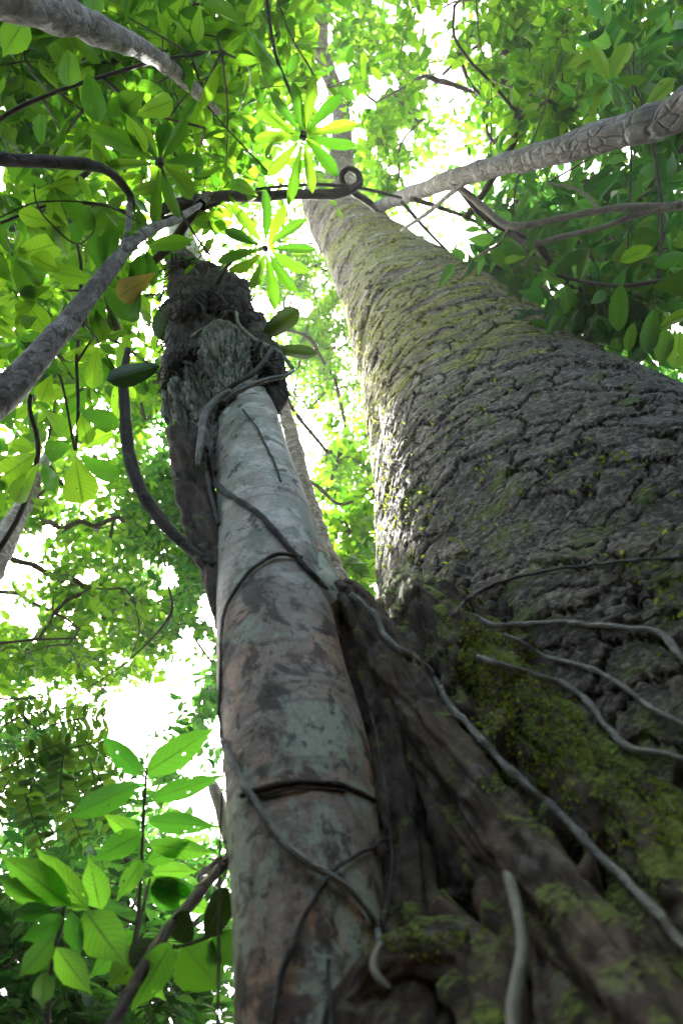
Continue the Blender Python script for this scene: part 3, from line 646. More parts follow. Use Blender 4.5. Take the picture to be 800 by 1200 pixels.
def keep(px, py):
    k = np.ones(len(px))
    for x, y, rx, ry, st in GAPS: k *= 1 - st * np.exp(-(((px - x) / rx) ** 2 + ((py - y) / ry) ** 2) ** 1.5)
    q = np.stack([px / 20.0, py / 20.0, 0 * px], 1); h = vnoise(q, 77) + 0.6 * vnoise(q * 2.1, 78) + 0.7 * vnoise(q * 0.35, 79)
    return k * np.clip((1.0 - h) / 0.35, 0.0, 1)

def grow_tree(name, label, cat, group, trunk_rows, mat, blobs, leaf_len, leaf_w, n_obj=200, base=None, start=0.6, segs=16, density=1.0, spread=0.42, tilt=0.45, dens_leaf=8, limbs=(), cool=False):
    """trunk through pixel rows (nearest end first), run down to the ground; crown of twigs and leaves round the blobs."""
    path, rad = px_path(trunk_rows, 8)
    if base is not None:
        b = np.array([*base, -0.2]); d0 = nrm(path[0] - path[1]); m = path[0] * 0.6 + b * 0.4 + d0 * 0.1
        ext = spline([b, m, path[0], path[2]], 8)[:17]
        path = np.vstack([ext[:-1], path]); rad = np.concatenate([np.linspace(rad[0] * 1.7, rad[0] * 1.02, len(ext) - 1), rad])
    t = thing(name, label, cat, (path[0][0], path[0][1], 0), group)
    link('trunk', tube_mesh(name + '_trunk', path, rad, mat, segs + 6, 0.17, 7, int(rng.randint(99))), t)
    for lrows in limbs:
        p2, r2 = px_path(lrows, 6); link('limb', tube_mesh('limb', p2, r2, mat, 10, 0.08, 12), t)
        path = np.vstack([path, p2])
    crown_on(t, path[int(len(path) * start):], blobs, leaf_len, leaf_w, n_obj, density, spread, tilt, dens_leaf, cool)
    return t

def crown_on(t, nodes, blobs, leaf_len, leaf_w, n_obj, density=1.0, spread=0.42, tilt=0.45, dens_leaf=8, cool=False):
    C = []
    for cx, cy, rx, ry, n, s0, s1 in blobs:
        m = int(n * density); a = rng.randn(m, 2)
        px, py = cx + a[:, 0] * rx * 0.62, cy + a[:, 1] * ry * 0.62
        s = s0 + (s1 - s0) * rng.rand(m)
        ok = rng.rand(m) < np.clip(keep(px, py) * 1.3, 0, 1)
        for x, y, ss in zip(px[ok], py[ok], s[ok]): C.append(P(x, y, ss))
    C = np.array(C); C = C[C[:, 2] > 1.2]
    top = nodes[len(nodes) // 2]
    C = C[np.argsort(np.linalg.norm(C - top, axis=1))]
    N = [p for p in nodes]; par = [None] * len(N); edges = []
    for c in C:
        A = np.array(N); dd = np.linalg.norm(A - c, axis=1) + 0.15 * np.linalg.norm(A - top, axis=1)
        j = int(np.argmin(dd)); mid = (A[j] + c) / 2 + rng.randn(3) * 0.08 * np.linalg.norm(A[j] - c) + [0, 0, 0.05]
        N.append(mid); par.append(j); N.append(c); par.append(len(N) - 2)
    cnt = np.ones(len(N))
    for i in range(len(N) - 1, -1, -1):
        if par[i] is not None: cnt[par[i]] += cnt[i]
    Vs, Fs, Bs, off = [], [], [], 0
    def add(path, rad, sg):
        nonlocal off
        V, F, bk, _ = tube_np(path, rad, sg, cap=False); Vs.append(V); Fs.append(F + off); Bs.append(bk); off += len(V)
    i0 = len(nodes)
    for i in range(i0, len(N), 2):
        a, m, c = N[par[i]], N[i], N[i + 1]
        r0 = min(0.035, 0.0035 * cnt[i] ** 0.5); r1 = min(0.03, 0.003 * cnt[i + 1] ** 0.5)
        add(spline([a, m, c], 3), np.linspace(r0, r1, 7), 5)
    lp_, ld_, ln_ = [], [], []
    for c in C:
        base_d = nrm(np.array([rng.randn(), rng.randn(), 0.35 * rng.randn()]))
        for kk in range(rng.randint(3, 6)):
            d = nrm(base_d * 0.5 + np.array([rng.randn(), rng.randn(), 0.45 * rng.randn() - 0.15]))
            Ltw = spread * (0.6 + 0.8 * rng.rand()) * (leaf_len / 0.13) ** 0.5
            e = c + d * Ltw + np.array([0, 0, -0.12 * Ltw]); m = (c + e) / 2 + np.array([0, 0, 0.05 * Ltw])
            tw = spline([c, m, e], 4); add(tw, np.linspace(0.0035, 0.0015, len(tw)), 3)
            side = nrm(np.cross(d, [0, 0, 1.0]))
            nl = dens_leaf + rng.randint(-2, 3)
            roll = rng.randn(3) * tilt * 0.7
            for q in range(nl):
                f = 0.18 + 0.82 * q / max(nl - 1, 1); sg = 1 if q % 2 else -1
                p = tw[min(int(f * (len(tw) - 1)), len(tw) - 1)] + rng.randn(3) * 0.006
                dl = nrm(d * 0.55 + side * sg * (0.9 if q < nl - 1 else 0.1) + rng.randn(3) * 0.22)
                lp_.append(p); ld_.append(dl); ln_.append(nrm(np.array([0, 0, 1.0]) + roll + rng.randn(3) * tilt * 0.6))
    lp_, ld_, ln_ = map(np.array, (lp_, ld_, ln_))
    M = len(lp_); ll = leaf_len * (0.65 + 0.6 * rng.rand(M)); lw = ll * leaf_w * (0.85 + 0.3 * rng.rand(M))
    px, py, z = proj(lp_ + ld_ * ll[:, None] * 0.5)
    ok = rng.rand(M) < keep(px, py); lp_, ld_, ln_, ll, lw, px, py, z = (a[ok] for a in (lp_, ld_, ln_, ll, lw, px, py, z))
    inside = (px > -10) & (px < 810) & (py > -10) & (py < 1210)
    big_px = ll / z * FPX
    order = np.argsort(np.where(inside, -big_px, 1e3))[:n_obj]
    order = order[(inside & (big_px > 9))[order]]
    sel = np.zeros(len(lp_), bool); sel[order] = True
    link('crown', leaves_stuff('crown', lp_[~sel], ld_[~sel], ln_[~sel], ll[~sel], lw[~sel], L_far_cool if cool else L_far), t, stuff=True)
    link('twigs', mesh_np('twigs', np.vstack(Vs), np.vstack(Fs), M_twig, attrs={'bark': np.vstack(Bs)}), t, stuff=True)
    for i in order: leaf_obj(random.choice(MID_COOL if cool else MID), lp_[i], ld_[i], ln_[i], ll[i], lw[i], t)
MID_COOL = [leaf_mesh('mid_cool_leaf', 'ovate', L_obj_cool, f, d, w) for f, d, w in ((0.2, 0.1, 0.06), (0.35, 0.16, 0.1), (-0.12, 0.2, 0.05))]
MID = [leaf_mesh('mid_leaf', 'ovate', L_obj, f, d, w) for f, d, w in ((0.2, 0.1, 0.06), (0.35, 0.16, 0.1), (0.1, 0.06, 0.12), (-0.12, 0.2, 0.05))]
GTREE = 'forest trees round the two big trunks'

grow_tree('forest_tree', 'leaning grey trunk reaching in from the upper right to the top of the mossy trunk', 'tree', GTREE,
    [(850, 92, 48, 3.7), (780, 138, 42, 4.0), (700, 162, 34, 4.4), (640, 180, 29, 4.9), (540, 207, 22, 6.4), (480, 228, 18, 9.2), (446, 241, 14, 12.5), (424, 252, 12, 15.4)], M_limb,
    [(660, 40, 150, 70, 62, 8, 12), (600, 110, 130, 70, 40, 9, 13), (700, 110, 110, 60, 28, 7.5, 10), (640, 60, 200, 110, 60, 13, 18), (570, 30, 90, 60, 20, 8, 12), (760, 60, 70, 80, 22, 7, 10), (470, 150, 60, 80, 22, 11, 15)], 0.125, 0.5, 280, base=(4.3, 2.2), start=0.5,
    limbs=[[(560, 202, 8, 5.9), (530, 225, 6, 6.4), (500, 250, 5, 7.2), (470, 270, 4, 8)], [(480, 232, 6, 8.0), (520, 245, 5, 8.0), (560, 262, 4, 8), (600, 300, 3, 8)], [(470, 236, 5, 8.3), (500, 270, 4, 8.5), (530, 300, 3, 9)]])
crown_on(big, lp[int(len(lp) * .35):], [(430, 60, 70, 70, 42, 15, 19), (360, 40, 70, 60, 32, 14, 19), (460, 130, 60, 60, 30, 15, 20), (430, 190, 40, 40, 22, 16, 20), (330, 110, 60, 50, 26, 14, 19), (560, 90, 120, 110, 60, 17, 22), (500, 150, 90, 110, 60, 17, 23), (500, 260, 70, 50, 26, 17, 22), (300, 200, 80, 60, 26, 15, 20)], 0.2, 0.48, 200, spread=0.5)
grow_tree('forest_tree', 'silvery ringed trunk slanting in at the top left among dark leaves', 'tree', GTREE,
    [(-60, -32, 62, 3.0), (20, 0, 50, 3.3), (80, 20, 40, 3.6), (130, 42, 30, 3.95), (175, 62, 21, 4.4), (215, 93, 16, 5.0), (245, 122, 12, 5.8), (262, 140, 9, 6.8)], M_grey,
    [(90, 110, 130, 70, 34, 5, 8), (200, 60, 110, 60, 34, 6, 9), (270, 100, 80, 70, 26, 6.5, 9), (60, 30, 110, 60, 30, 5, 8), (150, 100, 170, 110, 60, 10, 15), (310, 30, 70, 60, 26, 7, 11)], 0.17, 0.42, 240, base=(-3.2, 0.8), start=0.55, tilt=0.6, density=0.75)
grow_tree('forest_tree', 'mottled leaning trunk rising from the left edge into broad bright leaves', 'tree', GTREE,
    [(-60, 525, 46, 2.7), (0, 468, 38, 2.9), (60, 402, 29, 3.15), (110, 340, 22, 3.45), (150, 290, 16, 3.8), (178, 268, 12, 4.1), (205, 258, 9, 4.5), (235, 240, 6, 5.0)], M_grey,
    [(80, 270, 110, 80, 40, 6, 10), (50, 400, 90, 90, 40, 6.5, 10), (150, 380, 60, 90, 28, 7, 11), (110, 200, 120, 50, 30, 7, 11), (90, 330, 130, 130, 60, 11, 16), (60, 520, 80, 50, 24, 8, 12)], 0.16, 0.5, 240, base=(-2.6, 1.5), start=0.55, density=0.75,
    limbs=[[(140, 303, 10, 3.75), (150, 270, 8, 4.0), (152, 240, 8, 4.2)]])
grow_tree('forest_tree', 'pale trunk cut off by the left edge below the broad leaved tree', 'tree', GTREE,
    [(-50, 740, 38, 6.0), (-12, 668, 32, 6.6), (8, 630, 27, 7.2), (28, 592, 20, 7.9), (48, 550, 14, 8.8), (64, 520, 10, 9.8)], M_grey,
    [(60, 640, 90, 50, 46, 8, 13), (150, 620, 80, 60, 50, 9, 14), (80, 740, 120, 60, 80, 8, 13), (120, 790, 130, 60, 90, 13, 19), (60, 770, 80, 50, 40, 7, 10), (200, 720, 60, 60, 36, 9, 13), (110, 680, 150, 90, 80, 14, 20), (40, 600, 60, 50, 26, 8, 12), (170, 560, 50, 60, 26, 10, 14)], 0.13, 0.5, 260, base=(-6.5, 4.5), start=0.6)
grow_tree('forest_tree', 'slender mottled trunk standing just behind the right side of the pale tree', 'tree', GTREE,
    [(425, 800, 34, 4.3), (402, 705, 30, 5.1), (390, 670, 27, 5.4), (374, 630, 24, 5.8), (357, 575, 21, 6.5), (344, 520, 18, 7.3), (333, 480, 15, 8.1), (322, 440, 11, 9.2), (312, 400, 8, 10.5)], M_grey,
    [(395, 420, 40, 70, 50, 13, 19), (370, 350, 40, 50, 60, 14, 20), (385, 480, 44, 90, 70, 14, 22), (330, 340, 50, 50, 40, 14, 20), (400, 560, 34, 70, 46, 9, 14), (410, 640, 26, 40, 34, 7, 10), (350, 440, 40, 60, 30, 14, 20), (390, 500, 50, 90, 30, 16, 22), (300, 330, 40, 40, 20, 14, 18)], 0.13, 0.5, 220, base=(0.15, 4.2), start=0.6,
    limbs=[[(352, 560, 6, 6.7), (372, 570, 5, 6.6), (395, 590, 4, 6.5), (415, 588, 3, 6.5)]])
grow_tree('forest_tree', 'grey forked stems with big dark leaves entering from the right edge', 'tree', GTREE,
    [(900, 235, 18.7, 4.1), (840, 238, 14.4, 4.3), (780, 242, 10.8, 4.55), (720, 244, 8.6, 4.8), (660, 255, 7.9, 5.1), (612, 265, 8.6, 5.4), (590, 262, 9.4, 5.6), (566, 243, 8.6, 5.9), (540, 222, 7.9, 6.3), (515, 212, 5.0, 6.9)], M_brown,
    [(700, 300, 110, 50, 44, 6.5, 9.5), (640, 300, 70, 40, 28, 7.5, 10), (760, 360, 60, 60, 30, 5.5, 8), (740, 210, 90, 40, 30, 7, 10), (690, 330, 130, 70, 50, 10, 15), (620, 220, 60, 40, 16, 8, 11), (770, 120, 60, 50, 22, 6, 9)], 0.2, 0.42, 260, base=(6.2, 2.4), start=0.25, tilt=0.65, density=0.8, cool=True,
    limbs=[[(592, 263, 7.9, 5.6), (604, 280, 7.9, 5.5), (625, 286, 7.2, 5.4), (660, 277, 6.5, 5.2), (700, 268, 6.5, 4.95), (745, 252, 7.2, 4.7), (800, 240, 7.9, 4.45)], [(700, 245, 3.6, 4.9), (690, 232, 3.6, 5.1), (670, 220, 2.9, 5.3), (640, 215, 2.2, 5.5)], [(600, 262, 4.3, 5.5), (585, 285, 3.6, 5.6), (560, 300, 2.9, 5.8)]])
grow_tree('forest_tree', 'shaded tree with small dark leaves showing left of the pale trunk', 'tree', GTREE,
    [(372, 1000, 50, 7.0), (345, 800, 40, 8.6), (320, 650, 30, 10.5), (290, 560, 20, 12.0), (262, 500, 14, 13.0)], M_brown,
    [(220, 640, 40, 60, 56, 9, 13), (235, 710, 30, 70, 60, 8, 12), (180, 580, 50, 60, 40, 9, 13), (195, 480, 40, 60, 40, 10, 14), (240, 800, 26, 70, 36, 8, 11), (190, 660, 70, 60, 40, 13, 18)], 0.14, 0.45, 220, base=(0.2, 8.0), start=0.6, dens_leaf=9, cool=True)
feathery = grow_tree('forest_tree', 'feathery tree with rows of small dark leaflets at the left edge above the sapling', 'tree', GTREE,
    [(-120, 1120, 40, 5.0), (-80, 1020, 32, 5.4), (-40, 960, 22, 5.9), (0, 920, 12, 6.4), (50, 895, 9, 6.8), (100, 880, 6, 7.1)], M_brown,
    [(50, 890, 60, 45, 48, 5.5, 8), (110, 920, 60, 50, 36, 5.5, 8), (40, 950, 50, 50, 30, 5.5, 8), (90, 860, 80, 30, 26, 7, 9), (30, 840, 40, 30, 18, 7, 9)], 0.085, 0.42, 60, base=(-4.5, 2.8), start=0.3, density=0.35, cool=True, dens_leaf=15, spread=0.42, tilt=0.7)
grow_tree('forest_tree', 'low leafy tree filling the bottom left corner behind the broad leaved sapling', 'tree', GTREE,
    [(330, 1300, 40, 6.5), (310, 1150, 34, 6.8), (290, 1050, 28, 7.4), (270, 980, 20, 8.2), (250, 920, 12, 9)], M_brown,
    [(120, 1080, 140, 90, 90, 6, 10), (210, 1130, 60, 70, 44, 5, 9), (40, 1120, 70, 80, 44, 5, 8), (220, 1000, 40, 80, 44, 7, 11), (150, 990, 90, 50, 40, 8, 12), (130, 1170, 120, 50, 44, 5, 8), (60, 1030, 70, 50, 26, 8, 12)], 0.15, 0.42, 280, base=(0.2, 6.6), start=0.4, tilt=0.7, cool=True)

# ---- the wood all round, outside the view: an uncounted leaf mass, added to shade trunks and roots
pos, dr, nn, ln = [], [], [], []
def scatter(n, f_az, f_el, s0, s1, size, tries=1):
    for _ in range(n):
        az = f_az(); e = f_el(); s = s0 + (s1 - s0) * rng.rand()
        p = EYE + s * np.array([math.sin(az) * math.cos(e), math.cos(az) * math.cos(e), math.sin(e)])
        if p[2] < 0.1: continue
        for _k in range(10):
            q_ = p + rng.randn(3) * 0.38
            x, y, z = proj(q_)
            if z > 0 and -60 < x < 860 and -60 < y < 1260: continue
            pos.append(q_); dr.append(nrm(rng.randn(3) * [1, 1, .4])); nn.append(nrm(np.array([0, 0, 1.0]) + rng.randn(3) * 0.6)); ln.append(size * (0.6 + 0.8 * rng.rand()))
U = lambda a, b: (lambda: a + (b - a) * rng.rand())
scatter(1300, U(-math.pi, math.pi), lambda: math.asin(min(1, 0.3 + 0.7 * rng.rand())), 10, 17, 0.34)
scatter(3800, U(-math.pi, math.pi), U(-0.05, 0.6), 6, 10, 0.34)
scatter(5200, U(math.radians(60), math.radians(300)), U(-0.08, 0.85), 3.2, 5.5, 0.30)
pos, dr, nn, ln = map(np.array, (pos, dr, nn, ln))
wood = link('shade_foliage', leaves_stuff('shade_foliage', pos, dr, nn, ln, ln * 0.5, L_mass, True), stuff=True)
tag(wood, 'unseen mass of surrounding forest leaves, added to shade the trunks', 'shade_foliage')

# ================================================================== near plants, leaf by leaf
HERO_D = {k: [leaf_mesh(k + '_dark_leaf', k, L_dark, f, d, w) for f, d, w in ((0.18, 0.10, 0.06), (0.3, 0.18, 0.1), (0.06, 0.05, 0.12))] for k in ('obovate', 'oblong', 'drip')}
HERO = {k: [leaf_mesh(k + '_leaf', k, L_hero, f, d, w) for f, d, w in ((0.18, 0.10, 0.06), (0.42, 0.24, 0.12), (0.06, 0.05, 0.16), (0.3, 0.38, 0.1), (-0.1, 0.15, 0.14))] for k in ('obovate', 'oblong', 'drip', 'ovate')}
OAR = [leaf_mesh('oar_leaf', 'oar', L_clean, f, d, 0.07) for f, d in ((0.2, 0.1), (0.35, 0.28), (0.1, 0.2))]
OLD = leaf_mesh('yellowed_leaf', 'obovate', L_old, 0.2, 0.12, 0.08)

# rosettes
def rosette(label, cx, cy, s, rows, stem, s_stem):
    t = thing('rosette_plant', label, 'plant', tuple(P(*stem[-1][:2], s_stem)), 'plants with wheels of long leaflets')
    pth, rd = px_path([(cx, cy, 4, s + 0.05)] + [(x, y, w, s + 0.05 + (s_stem - s) * (i + 1) / len(stem)) for i, (x, y, w) in enumerate(stem)], 6)
    link('stem', tube_mesh('rosette_stem', pth, rd, M_twig, 8), t)
    for dx, dy, w in rows:
        n = math.hypot(dx, dy)
        o = span_leaf(random.choice(OAR), t, (cx + dx / n * 7, cy + dy / n * 7), (cx + dx * (0.92 + 0.22 * rng.rand()) + rng.randn() * 2.5, cy + dy * (0.92 + 0.22 * rng.rand()) + rng.randn() * 2.5), w * 0.92, s, s - 0.08 + 0.18 * rng.rand(), rng.randn() * 0.3)
    V, F, bk, tri = tube_np(spline([P(cx, cy, s + 0.10), P(cx, cy, s + 0.02), P(cx, cy, s - 0.06)], 5), np.array([.004, .007, .011, .013, .015, .014, .016, .012, .012, .008, .004]) * s / 4, 10)
    V = V + 0.006 * rng.randn(*V.shape); link('bud', mesh_np('bud', V, F, M_dark, attrs={'bark': bk}, tri=tri), t)
rosette('bright wheel of long leaflets just above the horizontal dark liana', 355, 160, 4.6,
    [(-14, -62, 14), (14, -62, 14), (44, -48, 15), (60, -14, 15), (54, 12, 15), (44, 46, 17), (14, 62, 14), (-14, 70, 14), (-38, 46, 15), (-62, 4, 15), (-56, -30, 14), (-40, -50, 12)], [(345, 120, 4), (322, 60, 4), (310, -20, 5)], 5.2)
rosette('glowing wheel of long leaflets below the liana, beside the dark root clump', 311, 291, 4.9,
    [(-34, -52, 15), (0, -64, 14), (24, -58, 14), (40, -30, 14), (56, 2, 13), (52, 30, 16), (34, 46, 15), (10, 68, 16), (-14, 56, 15), (-38, 40, 13), (-50, 12, 14), (-50, -22, 15)], [(280, 300, 4), (262, 318, 5), (250, 345, 6)], 5.6)
rosette('dark wheel of long leaflets at upper left near the dark branch', 187, 191, 4.3,
    [(-78, -44, 26), (-20, -52, 18), (6, -50, 18), (30, -40, 18), (48, -6, 16), (46, 36, 22), (-8, 78, 16), (-60, 6, 14), (16, 56, 16), (-44, -74, 20)], [(205, 235, 3), (225, 270, 3), (245, 298, 3)], 4.8)

# whorls of broad leaves on the left
def whorled(name, label, cat, group, anchors, stems, kinds, size, wr, cnt, s_rng, droop, face=0.8, extra=(), pool=None):
    root = P(*stems[0][0][:2], stems[0][0][3])
    t = thing(name, label, cat, tuple(root), group)
    for st in stems:
        p2, r2 = px_path(st, 6); link('stem', tube_mesh(name + '_stem', p2, r2, M_twig, 8, 0.06), t)
    nodes = np.vstack([px_path(st, 6)[0] for st in stems])
    for cx, cy in anchors:
        s = s_rng[0] + (s_rng[1] - s_rng[0]) * rng.rand(); c = P(cx, cy, s)
        j = int(np.argmin(np.linalg.norm(nodes - c, axis=1))); m = (nodes[j] + c) / 2 + rng.randn(3) * 0.05 + [0, 0, 0.06]
        tw = spline([nodes[j], m, c], 5); link('twig', tube_mesh('twig', tw, np.linspace(0.007, 0.004, len(tw)), M_twig, 6), t)
        a0 = rng.rand() * 6.28; n = rng.randint(cnt[0], cnt[1] + 1); view = nrm(c - EYE)
        e1 = nrm(np.cross(view, [0.3, 0.2, 1.0])); e2 = np.cross(view, e1)
        for i in range(n):
            a = a0 + i * 6.283 / n + rng.randn() * 0.22
            d = math.cos(a) * e1 + math.sin(a) * e2; d = nrm(d + np.array([0, 0, droop]) + rng.randn(3) * 0.2)
            L_ = size * (0.5 + 0.75 * rng.rand()); nrmv = nrm(view * face + np.array([0, 0, 0.5]) + rng.randn(3) * 0.35)
            k = random.choice(kinds); leaf_obj(random.choice((pool or HERO)[k]), c + d * 0.02, d, nrmv, L_, L_ * wr * (0.8 + 0.4 * rng.rand()), t)
    for mesh, b_, t_, w, s0, s1 in extra: span_leaf(mesh, t, b_, t_, w, s0, s1, rng.randn() * 0.2)
    return t
O, B_, D_ = HERO['obovate'][0], HERO['oblong'][0], HERO['drip'][0]
ex = [((92, 479), (137, 499), 26), ((91, 482), (69, 513), 21), ((95, 486), (103, 518), 24), ((92, 526), (131, 506), 20), ((92, 533), (139, 566), 26), ((88, 534), (95, 583), 44), ((46, 543), (11, 592), 26), ((42, 531), (0, 562), 34), ((40, 528), (18, 520), 20), ((50, 540), (64, 572), 20),
      ((86, 522), (50, 532), 26), ((60, 336), (24, 346), 17), ((72, 264), (22, 250), 22), ((97, 277), (124, 248), 24), ((92, 224), (48, 232), 20), ((52, 222), (92, 214), 20), ((14, 330), (-12, 300), 26), ((70, 318), (40, 300), 26), ((80, 300), (70, 268), 20),
      ((40, 432), (58, 398), 18), ((60, 440), (50, 470), 24), ((30, 380), (-6, 366), 24), ((45, 352), (22, 362), 16), ((44, 372), (24, 380), 18), ((150, 300), (160, 262), 18), ((165, 340), (150, 372), 22), ((112, 362), (122, 398), 20), ((20, 470), (0, 500), 24), ((4, 600), (-6, 560), 24)]
whorled('broadleaf_sapling', 'sapling with broad rounded bright leaves in whorls above the curved dark liana', 'sapling', None,
    [(60, 300), (30, 250), (110, 240), (150, 225), (20, 340), (75, 345), (120, 330), (25, 400), (70, 420), (115, 400), (155, 350), (40, 470), (140, 440), (15, 300), (100, 290), (60, 215), (170, 290), (10, 440), (105, 450)],
    [[(-40, 700, 8, 4.4), (20, 610, 7, 4.3), (45, 530, 6, 4.2), (35, 470, 5, 4.2), (60, 420, 5, 4.2), (90, 370, 5, 4.3), (95, 310, 4, 4.4), (80, 250, 3, 4.5)], [(120, 330, 4, 4.3), (92, 400, 4, 4.2), (92, 478, 4, 4.0), (89, 528, 3, 3.9)], [(0, 262, 4, 4.3), (60, 240, 4, 4.3), (120, 240, 4, 4.3), (160, 255, 4, 4.4)], [(55, 462, 4, 4.2), (70, 440, 3, 4.1), (88, 528, 3, 3.9)]],
    ['obovate', 'obovate', 'oblong'], 0.20, 0.42, (5, 7), (3.9, 4.9), -0.1,
    extra=[(random.choice(HERO['obovate']), b_, t_, w, 3.8 + 0.3 * rng.rand(), 3.8 + 0.3 * rng.rand()) for b_, t_, w in ex] + [(OLD, (182, 320), (136, 350), 30, 3.9, 3.8), (leather, (187, 428), (124, 447), 26, 3.5, 3.4)])
whorled('long_leaved_sapling', 'sapling with long dark hanging leaves under the silvery ringed trunk', 'sapling', None,
    [(40, 70), (85, 95), (130, 110), (160, 60), (20, 120), (60, 150), (110, 160), (220, 40), (235, 110), (260, 70), (280, 130), (150, 20), (200, 110), (230, 170), (285, 30), (265, 190)],
    [[(-60, 200, 8, 4.6), (0, 140, 6, 4.5), (60, 110, 5, 4.5), (120, 90, 5, 4.5), (190, 70, 4, 4.6), (260, 60, 3, 4.8)], [(120, 90, 4, 4.5), (170, 130, 3, 4.5), (240, 150, 3, 4.6)]],
    ['oblong', 'drip', 'oblong'], 0.25, 0.29, (4, 6), (4.9, 6.2), -0.25,
    extra=[(B_, (104, 86), (115, 146), 28, 4.0, 3.9), (D_, (168, 180), (106, 146), 22, 3.9, 3.9), (D_, (172, 178), (146, 132), 20, 3.9, 3.9), (O, (158, 135), (205, 118), 28, 4.4, 4.3), (B_, (80, 58), (82, 104), 26, 4.2, 4.1), (D_, (30, 20), (2, 70), 34, 3.9, 3.8), (B_, (50, 170), (46, 130), 16, 4.1, 4.0),
           (D_, (112, -10), (106, 24), 24, 4.2, 4.1), (B_, (140, 112), (136, 145), 26, 4.2, 4.2), (O, (170, 108), (142, 128), 30, 4.2, 4.2)])
whorled('shade_toned_sapling', 'sapling with drooping oblong leaves toned dark for shade above the right shoulder of the mossy trunk', 'sapling', None,
    [(735, 325), (765, 350), (700, 350), (790, 330), (770, 385), (660, 300), (640, 330), (740, 270), (785, 290), (690, 290), (620, 300), (715, 95), (740, 75), (700, 60), (745, 140), (790, 380), (670, 345), (600, 320)],
    [[(900, 300, 10, 4.9), (830, 320, 7, 5.0), (770, 330, 6, 5.1), (720, 335, 5, 5.2), (660, 325, 4, 5.4), (610, 310, 3, 5.6)], [(770, 330, 4, 5.1), (775, 250, 4, 5.4), (760, 150, 4, 5.7), (735, 80, 3, 5.9)]],
    ['oblong', 'obovate', 'drip'], 0.22, 0.38, (5, 7), (5.2, 6.6), -0.35, pool=HERO_D,
    extra=[(B_, (727, 333), (723, 388), 23, 4.8, 4.8), (B_, (742, 378), (734, 412), 14, 4.8, 4.8), (B_, (766, 362), (757, 416), 22, 4.9, 4.8), (B_, (796, 388), (792, 434), 24, 4.9, 4.8), (D_, (780, 385), (772, 432), 22, 4.9, 4.8), (D_, (765, 310), (808, 296), 18, 4.9, 4.8), (B_, (764, 290), (726, 305), 18, 4.9, 4.9)])

# sapling with big ribbed leaves at the bottom left
sap = [((163, 918), (68, 964), 36, 2.6, 2.5), ((178, 936), (264, 908), 30, 2.6, 2.6), ((174, 962), (258, 969), 30, 2.6, 2.6), ((176, 990), (256, 1000), 28, 2.6, 2.6), ((167, 976), (105, 1010), 34, 2.55, 2.5), ((170, 907), (256, 850), 42, 2.65, 2.6),
       ((84, 1062), (-8, 993), 44, 2.35, 2.2), ((104, 1066), (38, 993), 40, 2.4, 2.3), ((60, 1060), (-12, 1024), 30, 2.35, 2.2), ((118, 1068), (104, 1003), 38, 2.45, 2.45), ((166, 1008), (136, 1058), 26, 2.55, 2.5), ((100, 1068), (150, 1135), 56, 2.35, 2.25), ((82, 1070), (95, 1125), 26, 2.35, 2.3),
       ((182, 1030), (212, 1070), 40, 2.7, 2.7), ((172, 1040), (240, 1045), 30, 2.7, 2.7), ((178, 1022), (234, 1020), 24, 2.75, 2.7), ((60, 1066), (10, 1070), 24, 2.3, 2.2), ((52, 1140), (50, 1185), 30, 2.2, 2.1), ((200, 1105), (152, 1190), 44, 2.15, 2.1), ((165, 908), (118, 860), 30, 2.7, 2.7), ((158, 1092), (100, 1150), 36, 2.5, 2.4), ((150, 1120), (196, 1175), 34, 2.45, 2.4), ((62, 1100), (20, 1150), 34, 2.3, 2.2), ((66, 1110), (110, 1170), 36, 2.3, 2.2), ((75, 1075), (20, 1105), 30, 2.35, 2.25), ((172, 1010), (226, 985), 26, 2.65, 2.6), ((170, 1030), (262, 1075), 34, 2.7, 2.7), ((166, 985), (118, 950), 24, 2.65, 2.6)]
RIB = [leaf_mesh('ribbed_leaf', 'drip', L_sap, f, d, w) for f, d, w in ((0.14, 0.08, 0.07), (0.24, 0.16, 0.1), (0.06, 0.05, 0.12))]
t = thing('ribbed_leaf_sapling', 'sapling with large ribbed pointed leaves, some holed, left of the foot of the pale trunk', 'sapling', tuple(P(140, 1190, 2.3)))
for rw in ([(172, 900, 3, 2.65), (168, 960, 4, 2.62), (166, 1010, 4, 2.6), (160, 1090, 5, 2.5), (146, 1150, 6, 2.4), (130, 1260, 7, 2.3)], [(150, 1140, 5, 2.4), (160, 1100, 4, 2.45), (172, 1045, 4, 2.6), (176, 1030, 3, 2.65)], [(55, 1260, 6, 2.2), (60, 1140, 5, 2.3), (72, 1085, 5, 2.35), (80, 1060, 4, 2.38), (120, 1068, 3, 2.45), (165, 1085, 3, 2.5)]):
    p2, r2 = px_path(rw, 6); link('stem', tube_mesh('sapling_stem', p2, r2, M_twig, 8, 0.05), t)
for b_, tp, w, s0, s1 in sap: span_leaf(random.choice(RIB), t, b_, tp, w * 0.86, s0, s1, rng.randn() * 0.12)
t = thing('shaded_sapling', 'dark glossy leaves on a thin side twig tucked behind the leaning stem at the bottom', 'sapling', tuple(P(262, 1080, 2.3)))
p2, r2 = px_path([(300, 1088, 3, 2.4), (262, 1092, 4, 2.35), (215, 1108, 4, 2.3), (165, 1112, 3, 2.3)], 6); link('stem', tube_mesh('shaded_stem', p2, r2, M_twig, 8), t)
for b_, tp, w in (((215, 1108), (262, 1165), 60), ((170, 1108), (125, 1160), 40), ((240, 1098), (268, 1040), 34), ((195, 1110), (150, 1130), 44), ((250, 1095), (275, 1130), 40), ((225, 1104), (205, 1070), 30)):
    span_leaf(random.choice([leather, HERO['drip'][0]]), t, b_, tp, w, 2.35, 2.3, rng.randn() * 0.2)

